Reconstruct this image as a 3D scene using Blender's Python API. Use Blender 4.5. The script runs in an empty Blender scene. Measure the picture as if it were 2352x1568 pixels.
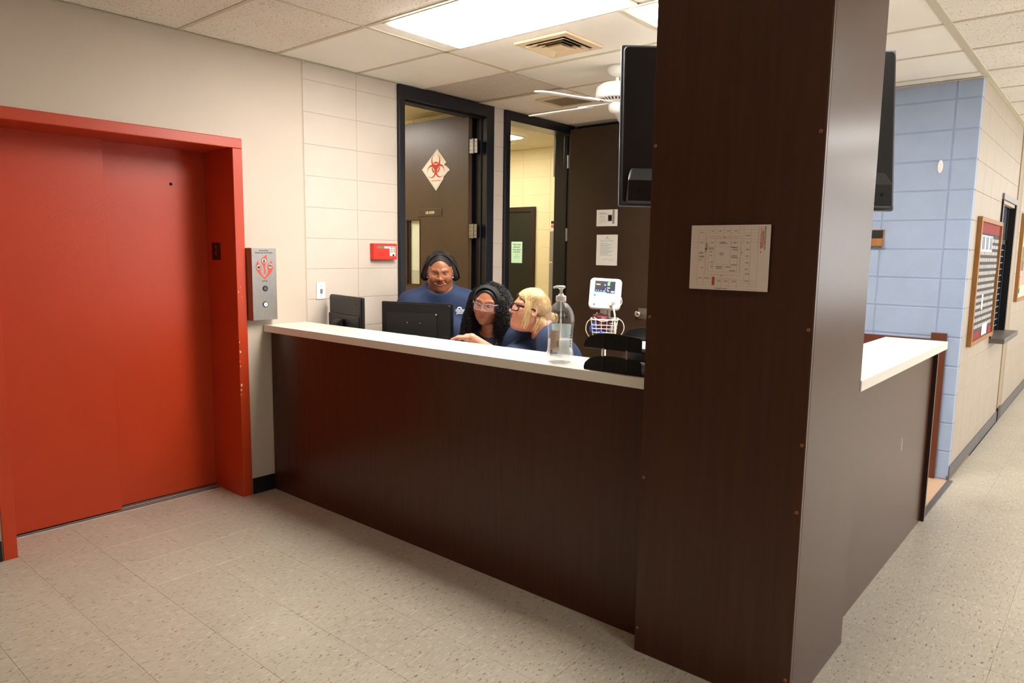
import bpy, bmesh, math, random
import numpy as np
from mathutils import Matrix, Vector
from mathutils.bvhtree import BVHTree

random.seed(7)
rng = np.random.default_rng(7)
scene = bpy.context.scene
col = scene.collection
R = math.radians

# ------------------------------------------------------------------ camera
cam_data = bpy.data.cameras.new('camera')
cam = bpy.data.objects.new('camera', cam_data)
col.objects.link(cam)
cam_data.sensor_width = 36.0
cam_data.lens = 1637.8 / 2352 * 36.0
cam_data.clip_start = 0.05
RT = Vector((0.76036839, 0.64934256, 0.01393408))
UP = Vector((-0.0908507, 0.08509268, 0.99222245))
FW = Vector((-0.64310657, 0.75572051, -0.12369501))
CAM = Vector((4.1068, -2.4564, 1.5639))
m = Matrix((RT, UP, -FW)).transposed().to_4x4()
m.translation = CAM
cam.matrix_world = m
scene.camera = cam

# ------------------------------------------------------------------ world, exposure
world = bpy.data.worlds.new('world')
scene.world = world
world.use_nodes = True
world.node_tree.nodes['Background'].inputs[0].default_value = (0.97, 0.985, 1.0, 1)
world.node_tree.nodes['Background'].inputs[1].default_value = 2.1
scene.view_settings.view_transform = 'Standard'
scene.view_settings.look = 'None'
scene.view_settings.gamma = 1.0
scene.view_settings.use_curve_mapping = False
scene.view_settings.exposure = 1.42
LIGHT_WARM = (1.0, 0.945, 0.875)
LIGHT_COOL = (1.0, 0.985, 0.97)
L_STATION, L_CORRIDOR, L_ROOM, L_HALL = 14.5, 5.5, 8.0, 1.0
ZC = 2.767            # ceiling height


# ------------------------------------------------------------------ materials
def lin(c):
    return tuple(((v / 255) / 12.92 if v / 255 <= 0.04045 else ((v / 255 + 0.055) / 1.055) ** 2.4) for v in c)


MATS = {}


def mat(name, rgb, rough=0.5, metal=0.0, var=0.0, vscale=8.0, bump=0.0, bscale=60.0, stretch=(1, 1, 1), spec=0.5, emit=None, estr=0.0, alpha=1.0, trans=0.0, ior=1.45, coat=0.0):
    """Principled material, colour given as sRGB 0-255, with optional noise variation and bump in world position space."""
    if name in MATS:
        return MATS[name]
    mt = bpy.data.materials.new(name)
    mt.use_nodes = True
    nt = mt.node_tree
    b = nt.nodes['Principled BSDF']
    c = lin(rgb)
    b.inputs['Base Color'].default_value = (*c, 1)
    b.inputs['Roughness'].default_value = rough
    b.inputs['Metallic'].default_value = metal
    b.inputs['Specular IOR Level'].default_value = spec
    b.inputs['IOR'].default_value = ior
    b.inputs['Alpha'].default_value = alpha
    b.inputs['Transmission Weight'].default_value = trans
    b.inputs['Coat Weight'].default_value = coat
    b.inputs['Coat Roughness'].default_value = 0.28
    if emit:
        b.inputs['Emission Color'].default_value = (*emit, 1)
        b.inputs['Emission Strength'].default_value = estr
    if var or bump:
        g = nt.nodes.new('ShaderNodeNewGeometry')
        mp = nt.nodes.new('ShaderNodeMapping')
        mp.inputs['Scale'].default_value = stretch
        nt.links.new(g.outputs['Position'], mp.inputs['Vector'])
    if var:
        n = nt.nodes.new('ShaderNodeTexNoise')
        n.inputs['Scale'].default_value = vscale
        n.inputs['Detail'].default_value = 5
        nt.links.new(mp.outputs[0], n.inputs['Vector'])
        rp = nt.nodes.new('ShaderNodeValToRGB')
        rp.color_ramp.elements[0].position = 0.3
        rp.color_ramp.elements[1].position = 0.7
        rp.color_ramp.elements[0].color = (*[max(0, v * (1 - var)) for v in c], 1)
        rp.color_ramp.elements[1].color = (*[min(1, v * (1 + var)) for v in c], 1)
        nt.links.new(n.outputs['Fac'], rp.inputs[0])
        nt.links.new(rp.outputs[0], b.inputs['Base Color'])
    if bump:
        n2 = nt.nodes.new('ShaderNodeTexNoise')
        n2.inputs['Scale'].default_value = bscale
        n2.inputs['Detail'].default_value = 4
        nt.links.new(mp.outputs[0], n2.inputs['Vector'])
        bp = nt.nodes.new('ShaderNodeBump')
        bp.inputs['Strength'].default_value = bump
        bp.inputs['Distance'].default_value = 0.01
        nt.links.new(n2.outputs['Fac'], bp.inputs['Height'])
        nt.links.new(bp.outputs[0], b.inputs['Normal'])
    MATS[name] = mt
    return mt


def fleck_mat(name, base, layers, rough, rnd=0.03, bump=0.0):
    """base colour plus thresholded noise flecks: layers = [(rgb, scale xyz, offset, lo, hi)]"""
    mt = bpy.data.materials.new(name)
    mt.use_nodes = True
    nt = mt.node_tree
    b = nt.nodes['Principled BSDF']
    b.inputs['Roughness'].default_value = rough
    g = nt.nodes.new('ShaderNodeNewGeometry')
    n0 = nt.nodes.new('ShaderNodeTexNoise')
    n0.inputs['Scale'].default_value = 1.7
    n0.inputs['Detail'].default_value = 6
    nt.links.new(g.outputs['Position'], n0.inputs['Vector'])
    rp = nt.nodes.new('ShaderNodeValToRGB')
    c = lin(base)
    rp.color_ramp.elements[0].position = 0.3
    rp.color_ramp.elements[1].position = 0.7
    rp.color_ramp.elements[0].color = (*[v * 0.93 for v in c], 1)
    rp.color_ramp.elements[1].color = (*[min(1, v * 1.05) for v in c], 1)
    nt.links.new(n0.outputs['Fac'], rp.inputs[0])
    cur = rp.outputs[0]
    oi = nt.nodes.new('ShaderNodeObjectInfo')
    for rgb, sc, off, lo, hi in layers:
        mp = nt.nodes.new('ShaderNodeMapping')
        mp.inputs['Scale'].default_value = sc
        mp.inputs['Location'].default_value = off
        nt.links.new(g.outputs['Position'], mp.inputs['Vector'])
        n = nt.nodes.new('ShaderNodeTexNoise')
        n.inputs['Scale'].default_value = 1.0
        n.inputs['Detail'].default_value = 1.5
        nt.links.new(mp.outputs[0], n.inputs['Vector'])
        r2 = nt.nodes.new('ShaderNodeMapRange')
        r2.inputs['From Min'].default_value = lo
        r2.inputs['From Max'].default_value = hi
        nt.links.new(n.outputs['Fac'], r2.inputs['Value'])
        mx = nt.nodes.new('ShaderNodeMix')
        mx.data_type = 'RGBA'
        nt.links.new(r2.outputs[0], mx.inputs['Factor'])
        nt.links.new(cur, mx.inputs[6])
        mx.inputs[7].default_value = (*lin(rgb), 1)
        cur = mx.outputs[2]
    hsv = nt.nodes.new('ShaderNodeHueSaturation')
    mr = nt.nodes.new('ShaderNodeMapRange')
    mr.inputs['To Min'].default_value = 1 - rnd
    mr.inputs['To Max'].default_value = 1 + rnd
    nt.links.new(oi.outputs['Random'], mr.inputs['Value'])
    nt.links.new(mr.outputs[0], hsv.inputs['Value'])
    nt.links.new(cur, hsv.inputs['Color'])
    nt.links.new(hsv.outputs[0], b.inputs['Base Color'])
    if bump:
        bp = nt.nodes.new('ShaderNodeBump')
        bp.inputs['Strength'].default_value = bump
        bp.inputs['Distance'].default_value = 0.004
        bp.invert = True
        nt.links.new(r2.outputs[0], bp.inputs['Height'])
        nt.links.new(bp.outputs[0], b.inputs['Normal'])
    MATS[name] = mt
    return mt


M_FLOOR = fleck_mat('vinyl_floor_tile', (184, 176, 159), [
    ((198, 190, 175), (75, 22, 30), (3, 1, 0), 0.55, 0.68),
    ((168, 157, 138), (95, 28, 30), (9, 4, 0), 0.58, 0.70),
    ((126, 94, 68), (100, 32, 30), (1, 7, 0), 0.662, 0.70),
    ((88, 64, 48), (145, 50, 30), (5, 2, 0), 0.695, 0.725)], 0.34)
M_FISS = fleck_mat('fissured_ceiling_tile', (240, 234, 222), [
    ((176, 152, 126), (95, 95, 20), (2, 5, 0), 0.66, 0.70),
    ((140, 112, 86), (210, 120, 20), (7, 3, 0), 0.675, 0.70)], 0.9, 0.02, 0.4)
M_PLAIN = mat('plain_ceiling_tile', (242, 240, 230), 0.85, var=0.02, vscale=3, bump=0.05, bscale=200)
M_GRID = mat('ceiling_grid', (205, 196, 172), 0.5)
M_PLASTER = mat('painted_plaster', (199, 185, 169), 0.55, var=0.02, vscale=2.5, bump=0.06, bscale=90)
M_CMU = mat('cream_block_paint', (203, 191, 178), 0.5, var=0.02, vscale=6, bump=0.25, bscale=110)
M_CMUJ = mat('cream_block_joint', (192, 179, 163), 0.6)
M_BLUE = mat('blue_block_paint', (157, 175, 203), 0.5, var=0.03, vscale=9, bump=0.22, bscale=170)
M_BLUEJ = mat('blue_block_joint', (148, 162, 195), 0.55)
M_TAN = mat('tan_block_paint', (174, 160, 142), 0.45, var=0.03, vscale=6, bump=0.2, bscale=90)
M_TANJ = mat('tan_block_joint', (156, 140, 118), 0.55)
M_YEL = mat('yellow_block_paint', (222, 206, 156), 0.5, var=0.02, vscale=6, bump=0.15, bscale=90)
M_RED = mat('red_enamel', (188, 61, 27), 0.38, var=0.05, vscale=2.2, bump=0.03, bscale=120)
M_WOOD = mat('dark_laminate', (70, 37, 22), 0.27, var=0.12, vscale=5, bump=0.02, bscale=60, stretch=(9, 9, 0.45), spec=0.42)
M_BROWNP = mat('red_brown_board', (98, 50, 28), 0.45, var=0.1, vscale=6, stretch=(8, 8, 0.6))
M_TOP = mat('white_worktop', (240, 236, 226), 0.22, var=0.01, vscale=6)
M_EDGE = mat('worktop_edge_band', (214, 202, 186), 0.4, var=0.03, vscale=20)
M_BLACKF = mat('black_frame_paint', (22, 22, 26), 0.28)
M_BLACK = mat('black_plastic', (20, 20, 21), 0.42)
M_BLACKG = mat('gloss_black_plastic', (12, 12, 13), 0.15)
M_RUBBER = mat('black_rubber_base', (24, 23, 24), 0.4)
M_GREYBASE = mat('grey_rubber_base', (98, 94, 92), 0.5, var=0.15, vscale=9)
M_LEAF = mat('bronze_door_leaf', (78, 60, 44), 0.36, var=0.14, vscale=3.0, bump=0.02, bscale=150)
M_STEEL = mat('brushed_steel', (150, 145, 140), 0.42, metal=1.0, var=0.08, vscale=30, stretch=(8, 8, 1))
M_CHROME = mat('chrome', (220, 220, 222), 0.14, metal=1.0)
M_WHITE = mat('white_plastic', (240, 238, 232), 0.4)
M_PAPER = mat('white_paper', (236, 234, 228), 0.8)
M_INK = mat('black_ink', (30, 28, 28), 0.7)
M_GREYINK = mat('grey_ink', (130, 124, 118), 0.8)
M_REDINK = mat('red_ink', (206, 62, 40), 0.7)
M_BEIGE = mat('beige_metal', (226, 204, 168), 0.45)
M_DARKGAP = mat('dark_void', (14, 12, 10), 0.9)
M_OAK = mat('oak_wood', (156, 106, 50), 0.45, var=0.12, vscale=10, stretch=(8, 8, 1))


def thin_clear(name, tint, gloss=0.9, haze=0.0):
    """thin clear plastic: transparent with a Fresnel gloss and a little haze"""
    mt = bpy.data.materials.new(name)
    mt.use_nodes = True
    nt = mt.node_tree
    nt.nodes.remove(nt.nodes['Principled BSDF'])
    tr = nt.nodes.new('ShaderNodeBsdfTransparent')
    tr.inputs[0].default_value = (*tint, 1)
    gl = nt.nodes.new('ShaderNodeBsdfGlossy')
    gl.inputs['Roughness'].default_value = 0.06
    df = nt.nodes.new('ShaderNodeBsdfDiffuse')
    df.inputs[0].default_value = (0.9, 0.92, 0.92, 1)
    mx0 = nt.nodes.new('ShaderNodeMixShader')
    mx0.inputs[0].default_value = haze
    nt.links.new(tr.outputs[0], mx0.inputs[1])
    nt.links.new(df.outputs[0], mx0.inputs[2])
    lf = nt.nodes.new('ShaderNodeLayerWeight')
    pw = nt.nodes.new('ShaderNodeMath')
    pw.operation = 'POWER'
    pw.inputs[1].default_value = 4.0
    nt.links.new(lf.outputs['Facing'], pw.inputs[0])
    lw = nt.nodes.new('ShaderNodeMath')
    lw.operation = 'MULTIPLY_ADD'
    lw.inputs[1].default_value = 0.9
    lw.inputs[2].default_value = 0.05
    nt.links.new(pw.outputs[0], lw.inputs[0])
    ml_ = nt.nodes.new('ShaderNodeMath')
    ml_.operation = 'MULTIPLY'
    ml_.inputs[1].default_value = gloss
    nt.links.new(lw.outputs[0], ml_.inputs[0])
    mx = nt.nodes.new('ShaderNodeMixShader')
    nt.links.new(ml_.outputs[0], mx.inputs[0])
    nt.links.new(mx0.outputs[0], mx.inputs[1])
    nt.links.new(gl.outputs[0], mx.inputs[2])
    nt.links.new(mx.outputs[0], nt.nodes['Material Output'].inputs[0])
    MATS[name] = mt
    return mt


M_PANE = thin_clear('thin_pane', (0.95, 0.97, 0.96), 1.0, 0.0)


def emis(name, rgb, s):
    if name in MATS:
        return MATS[name]
    mt = bpy.data.materials.new(name)
    mt.use_nodes = True
    nt = mt.node_tree
    nt.nodes.remove(nt.nodes['Principled BSDF'])
    e = nt.nodes.new('ShaderNodeEmission')
    e.inputs[0].default_value = (*rgb, 1)
    e.inputs[1].default_value = s
    nt.links.new(e.outputs[0], nt.nodes['Material Output'].inputs[0])
    MATS[name] = mt
    return mt


# ------------------------------------------------------------------ mesh helpers
class MB:
    def __init__(self):
        self.v, self.f = [], []

    def add(self, vs, fs):
        o = len(self.v)
        self.v += [tuple(p) for p in vs]
        self.f += [tuple(i + o for i in f) for f in fs]
        return self

    def box(self, x0, x1, y0, y1, z0, z1):
        x0, x1 = min(x0, x1), max(x0, x1)
        y0, y1 = min(y0, y1), max(y0, y1)
        z0, z1 = min(z0, z1), max(z0, z1)
        return self.add([(x0, y0, z0), (x1, y0, z0), (x1, y1, z0), (x0, y1, z0), (x0, y0, z1), (x1, y0, z1), (x1, y1, z1), (x0, y1, z1)],
                        [(0, 3, 2, 1), (4, 5, 6, 7), (0, 1, 5, 4), (1, 2, 6, 5), (2, 3, 7, 6), (3, 0, 4, 7)])

    def prism(self, poly, M, t):
        """extrude a 2D polygon (counter-clockwise in local xy) by t along local z of matrix M"""
        n = len(poly)
        vs = [M @ Vector((p[0], p[1], 0)) for p in poly] + [M @ Vector((p[0], p[1], t)) for p in poly]
        fs = [tuple(range(n - 1, -1, -1)), tuple(range(n, 2 * n))]
        fs += [(i, (i + 1) % n, n + (i + 1) % n, n + i) for i in range(n)]
        return self.add(vs, fs)

    def lathe(self, prof, c=(0, 0, 0), n=24, axis='z', cap=True):
        """prof = [(r, h)] around an axis"""
        vs, fs = [], []
        for r, h in prof:
            for k in range(n):
                a = 2 * math.pi * k / n
                p = (r * math.cos(a), r * math.sin(a), h)
                if axis == 'x':
                    p = (h, p[0], p[1])
                elif axis == 'y':
                    p = (p[1], h, p[0])
                vs.append((p[0] + c[0], p[1] + c[1], p[2] + c[2]))
        for i in range(len(prof) - 1):
            for k in range(n):
                k2 = (k + 1) % n
                fs.append((i * n + k, i * n + k2, (i + 1) * n + k2, (i + 1) * n + k))
        if cap:
            fs.append(tuple(range(n - 1, -1, -1)))
            o = (len(prof) - 1) * n
            fs.append(tuple(range(o, o + n)))
        return self.add(vs, fs)

    def tube(self, pts, r, n=8, closed=False, flat=1.0, up=None):
        pts = [Vector(p) for p in pts]
        N = len(pts)
        rr = r if isinstance(r, (list, tuple)) else [r] * N
        vs, fs = [], []
        ref = None
        for i in range(N):
            if closed:
                t = pts[(i + 1) % N] - pts[i - 1]
            else:
                t = pts[min(i + 1, N - 1)] - pts[max(i - 1, 0)]
            t = t.normalized() if t.length > 1e-9 else Vector((0, 0, 1))
            if ref is None:
                ref = Vector(up) if up else (Vector((0, 0, 1)) if abs(t.z) < 0.9 else Vector((1, 0, 0)))
            b = t.cross(ref)
            if b.length < 1e-6:
                b = t.orthogonal()
            b.normalize()
            ref = b.cross(t).normalized()
            for k in range(n):
                a = 2 * math.pi * k / n
                vs.append(pts[i] + (b * math.cos(a) + ref * math.sin(a) * flat) * rr[i])
        M_ = N if closed else N - 1
        for i in range(M_):
            j = (i + 1) % N
            for k in range(n):
                k2 = (k + 1) % n
                fs.append((i * n + k, i * n + k2, j * n + k2, j * n + k))
        if not closed:
            fs.append(tuple(range(n - 1, -1, -1)))
            fs.append(tuple(range((N - 1) * n, N * n)))
        return self.add(vs, fs)

    def sphere(self, c, r, n=16, m_=10, sc=(1, 1, 1)):
        prof = [(max(1e-4, math.sin(math.pi * i / m_)) * r, -math.cos(math.pi * i / m_) * r) for i in range(m_ + 1)]
        k = MB().lathe(prof, (0, 0, 0), n)
        return self.add([(p[0] * sc[0] + c[0], p[1] * sc[1] + c[1], p[2] * sc[2] + c[2]) for p in k.v], k.f)

    def mesh(self, name, bevel=0.0, seg=2, fix=False):
        me = bpy.data.meshes.new(name)
        me.from_pydata(self.v, [], self.f)
        if bevel or fix:
            bm = bmesh.new()
            bm.from_mesh(me)
            if fix:
                bmesh.ops.recalc_face_normals(bm, faces=bm.faces)
            if bevel:
                es = [e for e in bm.edges if len(e.link_faces) == 2 and e.calc_face_angle(0) > 0.6]
                bmesh.ops.bevel(bm, geom=es, offset=bevel, segments=seg, affect='EDGES', profile=0.5, clamp_overlap=True)
            bm.to_mesh(me)
            bm.free()
        me.update()
        return me


def link(name, me, material, parent=None, smooth=False):
    o = bpy.data.objects.new(name, me)
    col.objects.link(o)
    if material and not me.materials:
        me.materials.append(material)
    if smooth:
        me.polygons.foreach_set('use_smooth', [True] * len(me.polygons))
    if parent is not None:
        o.parent = parent
        if not is_local(parent):
            o.matrix_parent_inverse = world_of(parent).inverted()
    return o


def is_local(o):
    return bool(o.get('_local')) or (o.parent is not None and is_local(o.parent))


def world_of(o):
    mw = o.matrix_basis.copy()
    if o.parent is not None:
        mw = world_of(o.parent) @ o.matrix_parent_inverse @ mw
    return mw


def build(name, mb, material, parent=None, bevel=0.0, seg=2, smooth=False, fix=False):
    return link(name, mb.mesh(name, bevel, seg, fix), material, parent, smooth)


def bx(name, x0, x1, y0, y1, z0, z1, material, parent=None, bevel=0.0, seg=2):
    return build(name, MB().box(x0, x1, y0, y1, z0, z1), material, parent, bevel, seg)


def tag(o, label=None, cat=None, group=None, kind=None):
    if label:
        o['label'] = label
    if cat:
        o['category'] = cat
    if group:
        o['group'] = group
    if kind:
        o['kind'] = kind
    return o


def thing(name, label, cat, loc=(0, 0, 0), rotz=0.0, group=None, local=False, kind=None):
    """an Empty at a thing's base; local=True means its parts are modelled in its own frame"""
    o = bpy.data.objects.new(name, None)
    col.objects.link(o)
    o.empty_display_size = 0.1
    o.location = loc
    o.rotation_euler = (0, 0, rotz)
    if local:
        o['_local'] = 1
    return tag(o, label, cat, group, kind)


def frame(origin, right, up):
    r = Vector(right).normalized()
    u = Vector(up).normalized()
    n = r.cross(u).normalized()
    u = n.cross(r)
    M_ = Matrix((r, u, n)).transposed().to_4x4()
    M_.translation = Vector(origin)
    return M_


def text_mesh(s, size, M_, mb=None, align='CENTER', ext=0.0006, sx=1.0, bold=0.0):
    c = bpy.data.curves.new('txt', 'FONT')
    c.body = s
    c.size = size
    c.align_x = align
    c.align_y = 'CENTER'
    c.extrude = ext
    c.offset = bold
    c.resolution_u = 3
    o = bpy.data.objects.new('txt', c)
    me = bpy.data.meshes.new_from_object(o)
    vs = [M_ @ Vector((v.co.x * sx, v.co.y, v.co.z)) for v in me.vertices]
    fs = [tuple(p.vertices) for p in me.polygons]
    bpy.data.objects.remove(o)
    bpy.data.curves.remove(c)
    bpy.data.meshes.remove(me)
    mb = mb or MB()
    mb.add(vs, fs)
    return mb


def rrect(w, h, r, n=5):
    out = []
    for cx, cy, a0 in ((w / 2 - r, h / 2 - r, 0), (-w / 2 + r, h / 2 - r, 90), (-w / 2 + r, -h / 2 + r, 180), (w / 2 - r, -h / 2 + r, 270)):
        for k in range(n + 1):
            a = R(a0 + 90 * k / n)
            out.append((cx + r * math.cos(a), cy + r * math.sin(a)))
    return out


SHARED = {}


def shared_box(name, w, d, h, material, bevel, seg=1):
    """centred box mesh, kept by size so that alike pieces share data"""
    k = (name, round(w, 4), round(d, 4), round(h, 4), material.name)
    if k not in SHARED:
        me = MB().box(-w / 2, w / 2, -d / 2, d / 2, -h / 2, h / 2).mesh(name, bevel, seg)
        me.materials.append(material)
        SHARED[k] = me
    return SHARED[k]


def piece(name, parent, x0, x1, y0, y1, z0, z1, material, bevel=0.003, seg=1):
    me = shared_box(name, x1 - x0, y1 - y0, z1 - z0, material, bevel, seg)
    o = bpy.data.objects.new(name, me)
    col.objects.link(o)
    o.parent = parent
    o.matrix_parent_inverse = world_of(parent).inverted()
    o.location = ((x0 + x1) / 2, (y0 + y1) / 2, (z0 + z1) / 2)
    return o


def struct(o, label=None):
    o['kind'] = 'structure'
    if label:
        o['label'] = label
    return o

# ================================================================== STRUCTURE
TS = 0.305


def to_px(p):
    v = Vector(p) - CAM
    z = v.dot(FW)
    if z < 0.1:
        return None
    return (1176 + 1637.8 * v.dot(RT) / z, 784 - 1637.8 * v.dot(UP) / z, z)


# ---- floor: hall slab with vinyl tiles, the staff area has wood-look vinyl
floor = build('floor', MB().box(0, 6.4, -6, 0.02, -0.12, -0.004).box(3.30, 6.4, 0.02, 14, -0.12, -0.004).box(-0.40, 0.0, -1.45, -0.22, -0.12, -0.006), mat('floor_seam', (138, 127, 110), 0.6))
struct(floor, 'speckled beige vinyl tile floor of the hall')
cand = []
for i in range(-12, 12):
    for j in range(-17, 47):
        x0, y0 = 3.55 + TS * i, 0.085 + TS * j
        x1, y1 = x0 + TS, y0 + TS
        X0, X1, Y0, Y1 = max(x0, -0.02), min(x1, 6.4), max(y0, -6), min(y1, 14)
        if y0 < 0.08 and y1 > 0.02:
            Y1 = min(Y1, 0.085)
        if y0 >= 0.08:
            X0 = max(X0, 3.302)
        if X1 - X0 < 0.02 or Y1 - Y0 < 0.02:
            continue
        pts = [to_px((a, b, 0)) for a in (X0, X1) for b in (Y0, Y1)]
        vis = all(pts) and max(p[0] for p in pts) > 0 and min(p[0] for p in pts) < 2352 and max(p[1] for p in pts) > 0 and min(p[1] for p in pts) < 1568
        cand.append((vis, min(p[2] for p in pts) if all(pts) else 99, X0, X1, Y0, Y1))
cand.sort(key=lambda c: (not c[0], c[1]))
for j in range(-5, 0):
    Y0, Y1 = max(-1.445, 0.085 + TS * j), min(-0.222, 0.085 + TS * (j + 1))
    if Y1 > Y0:
        cand.insert(0, (True, 3.0, -0.286, -0.02, Y0, Y1))
rest = MB()
for k, (vis, dz, X0, X1, Y0, Y1) in enumerate(cand):
    g = 0.0004
    if vis and k < 290:
        piece('floor_tile', floor, X0 + g, X1 - g, Y0 + g, Y1 - g, -0.004, 0.0, M_FLOOR, 0.0006)
    else:
        rest.box(X0 + g, X1 - g, Y0 + g, Y1 - g, -0.004, 0.0)
tag(build('floor_tiles', rest, M_FLOOR, floor), kind='stuff')
bx('leak_blocker', -4.3, 6.6, -6.2, 14.2, -0.20, -0.121, M_DARKGAP, floor)  # added slab below everything, keeps world light from leaking in
bx('leak_blocker', -0.45, 0.0, -6.0, 0.02, -0.12, -0.007, M_DARKGAP, floor)  # unseen filler blocking light under the elevator jambs
bx('leak_blocker', 3.14, 3.31, 2.34, 14, -0.119, -0.005, M_DARKGAP, floor)  # unseen filler blocking light under the corridor wall
floor2 = bx('floor', -4, 3.30, 0.022, 4.17, -0.12, 0.0, mat('wood_look_vinyl', (206, 172, 140), 0.4, var=0.10, vscale=4, stretch=(1, 9, 1)))
struct(floor2, 'orange wood-look vinyl floor behind the counter')
bx('threshold_strip', 3.29, 3.325, 2.33, 3.30, 0.0, 0.006, M_GREYBASE, floor2, 0.002)

# ---- ceiling
ceil = bx('ceiling', -4.2, 6.4, -6, 14, ZC + 0.06, ZC + 0.2, M_DARKGAP)
struct(ceil, 'suspended tile ceiling')
GX = [0.865 + 1.22 * i for i in range(-1, 6)]
GY = [0.09 + 0.61 * j for j in range(-11, 24)]
LIGHTCELLS = {(3, 3), (3, 8), (3, 13), (3, 18), (3, -2), (1, -9), (3, -8)}   # (i, j) with x0 = .865+1.22i, y0 = .09+.61j
M_PERF = fleck_mat('perforated_panel', (222, 216, 206), [((120, 108, 98), (260, 260, 1), (0, 0, 0), 0.585, 0.63)], 0.6)


def tile(x0, x1, y0, y1, material, z=0.0, name='ceiling_tile'):
    if x1 - x0 > 0.03 and y1 - y0 > 0.03:
        return piece(name, ceil, x0 + 0.003, x1 - 0.003, y0 + 0.003, y1 - 0.003, ZC + z, ZC + 0.015 + z, material, 0.002)


for i in range(-1, 5):
    for j in range(-10, 23):
        x0, y0 = 0.865 + 1.22 * i, 0.09 + 0.61 * j
        x1, y1 = x0 + 1.22, y0 + 0.61
        X0, X1 = max(x0, -0.02), min(x1, 6.4)
        Y0, Y1 = max(y0, -6), min(y1, 14)
        if x1 < 3.31 and y0 > 3.2:
            continue
        if x1 < 3.31 and y1 > 3.31:
            Y1 = 3.31
        if (i, j) in LIGHTCELLS or (i, j) == (1, 1):
            continue
        if (i, j) == (0, 0):
            tile(0.865, 0.985, Y0, Y1, M_PLAIN)
            continue
        if (i, j) == (1, 0):
            tile(2.205, X1, Y0, Y1, M_PLAIN)
            continue
        mm = M_FISS if (y0 < 0.0 or x0 > 3.2) else M_PLAIN
        if (i, j) == (-1, 2):
            tile(X0, X1 - 0.035, Y0, Y1 - 0.02, M_PERF, 0.006, 'perforated_ceiling_panel')
            continue
        tile(X0, X1, Y0, Y1, mm)
tee = lambda x0, x1, y0, y1: piece('ceiling_grid_tee', ceil, x0, x1, y0, y1, ZC - 0.004, ZC + 0.024, M_GRID, 0.001)
w = 0.012
for gx in GX:
    if gx < -0.02:
        continue
    if gx < 3.2:
        tee(gx - w, gx + w, -6, 0.09 - w)
        if gx < 1:
            tee(gx - w, gx + w, 0.09 + w, 3.305)
        else:
            tee(gx - w, gx + w, 0.70 + w, 3.305)
    else:
        tee(gx - w * (1.7 if gx < 3.4 else 1), gx + w * (1.7 if gx < 3.4 else 1), -6, 14)
for gy in GY:
    if gy < 3.3 and gy > -6:
        tee(-0.02, 3.29, gy - w, gy + w)
    tee(3.327, 6.4, gy - w, gy + w)
# wall angles along the ceiling edge
piece('wall_angle', ceil, -0.02, 0.0, -6, 1.06, ZC - 0.006, ZC - 0.004, M_GRID, 0.0005)
piece('wall_angle', ceil, 1.2, 3.288, 3.285, 3.307, ZC - 0.006, ZC - 0.004, M_BEIGE, 0.0005)
piece('wall_angle', ceil, 3.288, 3.31, 3.308, 14, ZC - 0.006, ZC - 0.0041, M_GRID, 0.0005)
# rooms behind the left wall
ceil2 = ceil
for i in range(4):
    for j in range(1, 7):
        x1 = -0.175 - 0.98 * i
        y0, y1 = max(0.5, 0.09 + 0.61 * j), min(4.165, 0.70 + 0.61 * j)
        if (i, j) == (1, 5):
            continue
        if y0 < 2.08 < y1 or y0 < 2.24 < y1:
            y1 = 2.08 if y0 < 2.0 else y1
        if 2.0 < y0 < 2.25:
            y0 = 2.245
        tile(x1 - 0.98, x1, y0, y1, mat('room_ceiling_tile', (226, 218, 190), 0.85))

# ---- left wall
wl = MB()
X0, X1 = -0.17, -0.02
wl.box(X0, X1, -6, -1.505, 0, ZC + 0.06).box(X0, X1, -1.505, -0.16, 2.222, ZC + 0.06).box(X0, X1, -0.16, 0.264, 0, ZC + 0.06)
wall_left = struct(build('wall_left', wl, M_PLASTER), 'cream plaster wall around the elevator')
build('block_backing', MB().box(X0, -0.0232, 0.264, 1.065, 0, ZC + 0.06).box(X0, -0.0232, 2.098, 2.245, 0, ZC + 0.06).box(X0, -0.02, 3.25, 3.31, 0, ZC + 0.06).box(X0, -0.03, 3.31, 4.17, 0, ZC + 0.06), M_CMUJ, wall_left)
bx('control_joint', -0.034, -0.0228, 0.264, 0.276, 0, ZC, mat('joint_sealant', (186, 172, 152), 0.7), wall_left)
CH = 0.2032
for k in range(14):
    z0, z1 = max(0.0, CH * k + 0.014 + 0.0015), min(ZC, CH * (k + 1) + 0.014 - 0.0015)
    if k == 0:
        z0 = 0
    for y0, y1 in ((0.276, 0.6985), (0.7015, 1.065), (2.098, 2.245)):
        piece('concrete_block', wall_left, -0.06, -0.02, y0, y1, z0, z1, M_CMU, 0.002)

# ---- blue back wall and tan corridor wall
wall_back = struct(build('wall_back', MB().box(-0.17, 3.2842, 3.3125, 3.46, 0, ZC + 0.06), M_BLUEJ), 'light blue painted block wall behind the counter')
for k in range(14):
    z0, z1 = CH * k + 0.004, min(ZC, CH * (k + 1) - 0.004)
    for x0, x1 in ((3.140, 3.288), (2.734, 3.132), (2.328, 2.726), (1.922, 2.320), (1.516, 1.914), (1.110, 1.508), (0.704, 1.102), (0.298, 0.696), (-0.02, 0.290)):
        piece('concrete_block', wall_back, x0, x1, 3.308, 3.36, z0, z1, M_BLUE, 0.005, 2)
wall_right = struct(build('wall_right', MB().box(3.14, 3.2852, 3.362, 4.75, 0, ZC + 0.06).box(3.14, 3.2852, 5.69, 14, 0, ZC + 0.06).box(3.14, 3.2852, 4.75, 5.69, 0, 0.86).box(3.14, 3.2852, 4.75, 5.69, 2.06, ZC + 0.06).box(3.14, 3.17, 4.75, 5.69, 0.86, 2.06), M_TANJ), 'tan painted block wall of the corridor')
WIN = (4.78, 5.66, 0.90, 2.06)
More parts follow.
